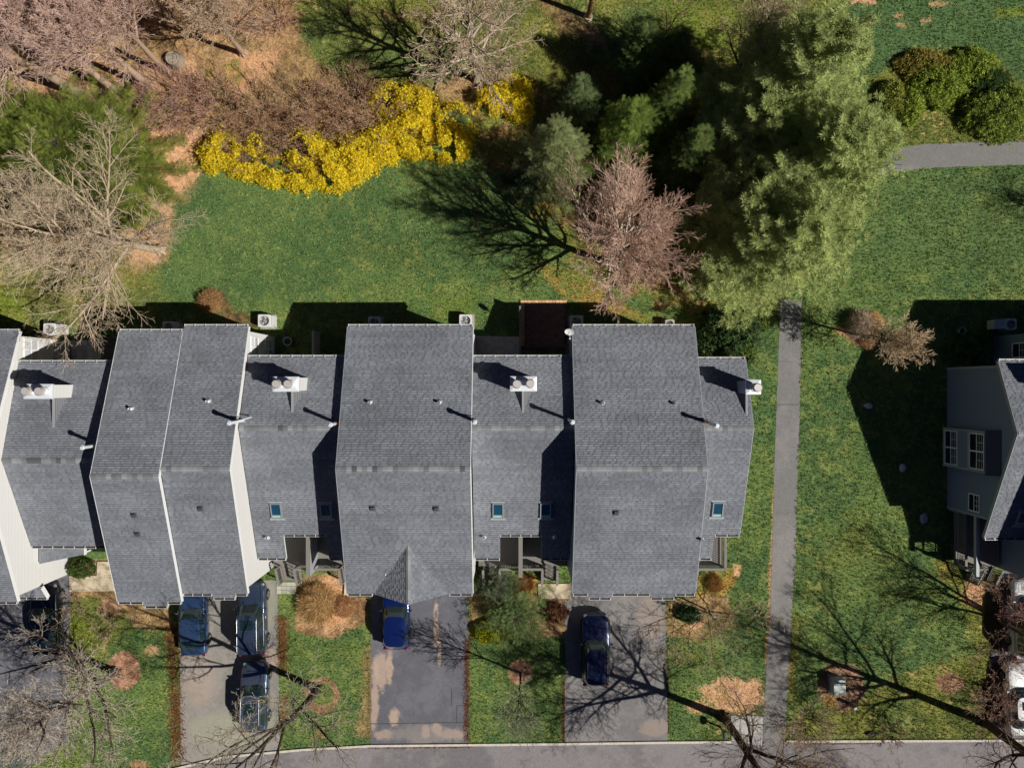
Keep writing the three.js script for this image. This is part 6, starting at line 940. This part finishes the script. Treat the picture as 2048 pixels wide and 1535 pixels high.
    const mi = put('mirror', new RoundedBoxGeometry(0.2, 0.14, 0.11, 3, 0.045), paint, t); mi.position.set(s * (hw + 0.08), belt + 0.03, lerp(z0, z1, 0.55));
    for (const q of [0.47, 0.67]) { const dh = put('door_handle', new RoundedBoxGeometry(0.02, 0.03, 0.16, 2, 0.008), o.rails && !o.railDark ? rimM : paint, t); dh.position.set(s * (hw * 0.985 + 0.006), belt - 0.17, -L / 2 + q * L); }
    new MB().bar([s * hw * 0.992, belt - 0.03, z0 + 0.15], [s * hw * 0.975, belt - 0.03, z3 - 0.2], 0.02, 0.03, W1).build('belt_trim', o.chrome ? rimM : trimB, t);
    for (const q of [0.385, 0.565, 0.74]) new MB().bar([s * (hw * 0.985 + 0.003), belt - 0.06, -L / 2 + q * L], [s * (hw + 0.003), 0.42, -L / 2 + q * L], 0.012, 0.012, W1).build('door_seam', trimB, t);
    const wp = new MB().tube([V(s * 0.1 + 0.1, belt + 0.035, z0 - 0.02), V(s * 0.1 + 0.45, belt + 0.075, z0 + 0.07)], [0.01, 0.008], 5, [W1, W1]); wp.build('wiper', trimB, t);
  }
  new MB().box(-hw * 0.5, 0.5, -L / 2 - 0.012, hw * 0.5, 0.68, -L / 2 + 0.06).build('grille', trimB, t);
  const hl = new MB(); for (const s of [-1, 1]) hl.bar([s * hw * 0.62, 0.865, -L / 2 + 0.2], [s * hw * 0.74, belt + 0.004, z0 - 0.12], 0.014, 0.01, W1); hl.build('hood_seam', trimB, t);
  return t;
}
car('black car in the left driveway under bare twigs', 'car', -31.25, 15.75, 0.03, { L: 4.8, W: 1.86, Hh: 1.48, ws: [0.31, 0.45], rw: [0.74, 0.90], tail: 0.98, paint: [0.006, 0.007, 0.012], chrome: true });
car('slate blue sedan with its nose under the eave of the narrow houses', 'car', -21.35, 15.8, 0.025, { L: 4.75, W: 1.82, Hh: 1.45, ws: [0.31, 0.45], rw: [0.75, 0.90], tail: 0.97, paint: [0.03, 0.065, 0.15], chrome: true });
car('dark blue SUV with dark sunroof and ribbed roof', 'SUV', -17.4, 15.7, 0.01, { L: 4.9, W: 1.92, Hh: 1.78, belt: 1.05, ws: [0.28, 0.40], rw: [0.92, 0.985], tail: 1.06, suv: true, rails: true, sunroof: [0.12, 0.62], ribs: true, roofW: 0.76, paint: [0.04, 0.06, 0.105], chrome: true });
car('silvery blue car partly hidden by twigs near the street', 'car', -17.25, 20.95, -0.02, { L: 4.7, W: 1.86, Hh: 1.62, belt: 1.02, ws: [0.29, 0.41], rw: [0.86, 0.97], tail: 1.03, suv: true, rails: true, sunroof: [0.2, 0.8], roofW: 0.74, paint: [0.10, 0.13, 0.19], metal: 0.6 });
car('bright blue compact SUV below the cross gable', 'SUV', -7.75, 15.5, 0, { L: 4.5, W: 1.85, Hh: 1.65, belt: 1.02, ws: [0.33, 0.46], rw: [0.89, 0.975], tail: 1.03, suv: true, roofW: 0.74, paint: [0.004, 0.018, 0.12], metal: 0.4 });
car('navy SUV with ribbed roof among tree shadows', 'SUV', 5.6, 17.75, 0.0, { L: 4.85, W: 1.9, Hh: 1.72, belt: 1.04, ws: [0.34, 0.46], rw: [0.91, 0.98], tail: 1.04, suv: true, rails: true, railDark: true, ribs: true, roofW: 0.76, paint: [0.005, 0.010, 0.045] });
car('white car with a dark sunroof at the lower right edge', 'car', 34.05, 21.1, 0.03, { L: 4.8, W: 1.86, Hh: 1.5, ws: [0.29, 0.42], rw: [0.72, 0.9], tail: 0.98, sunroof: [0.16, 0.55], paint: [0.72, 0.72, 0.71], metal: 0 });
car('white minivan cut by the right edge below the dark porch', 'minivan', 34.45, 15.75, 0, { name: 'minivan', L: 5.2, W: 1.98, Hh: 1.76, belt: 1.05, ws: [0.17, 0.32], rw: [0.93, 0.985], tail: 1.06, suv: true, van: true, rails: true, sunroof: [0.3, 1.2], roofW: 0.78, paint: [0.66, 0.66, 0.65], metal: 0 });
renderer.render(scene, camera);
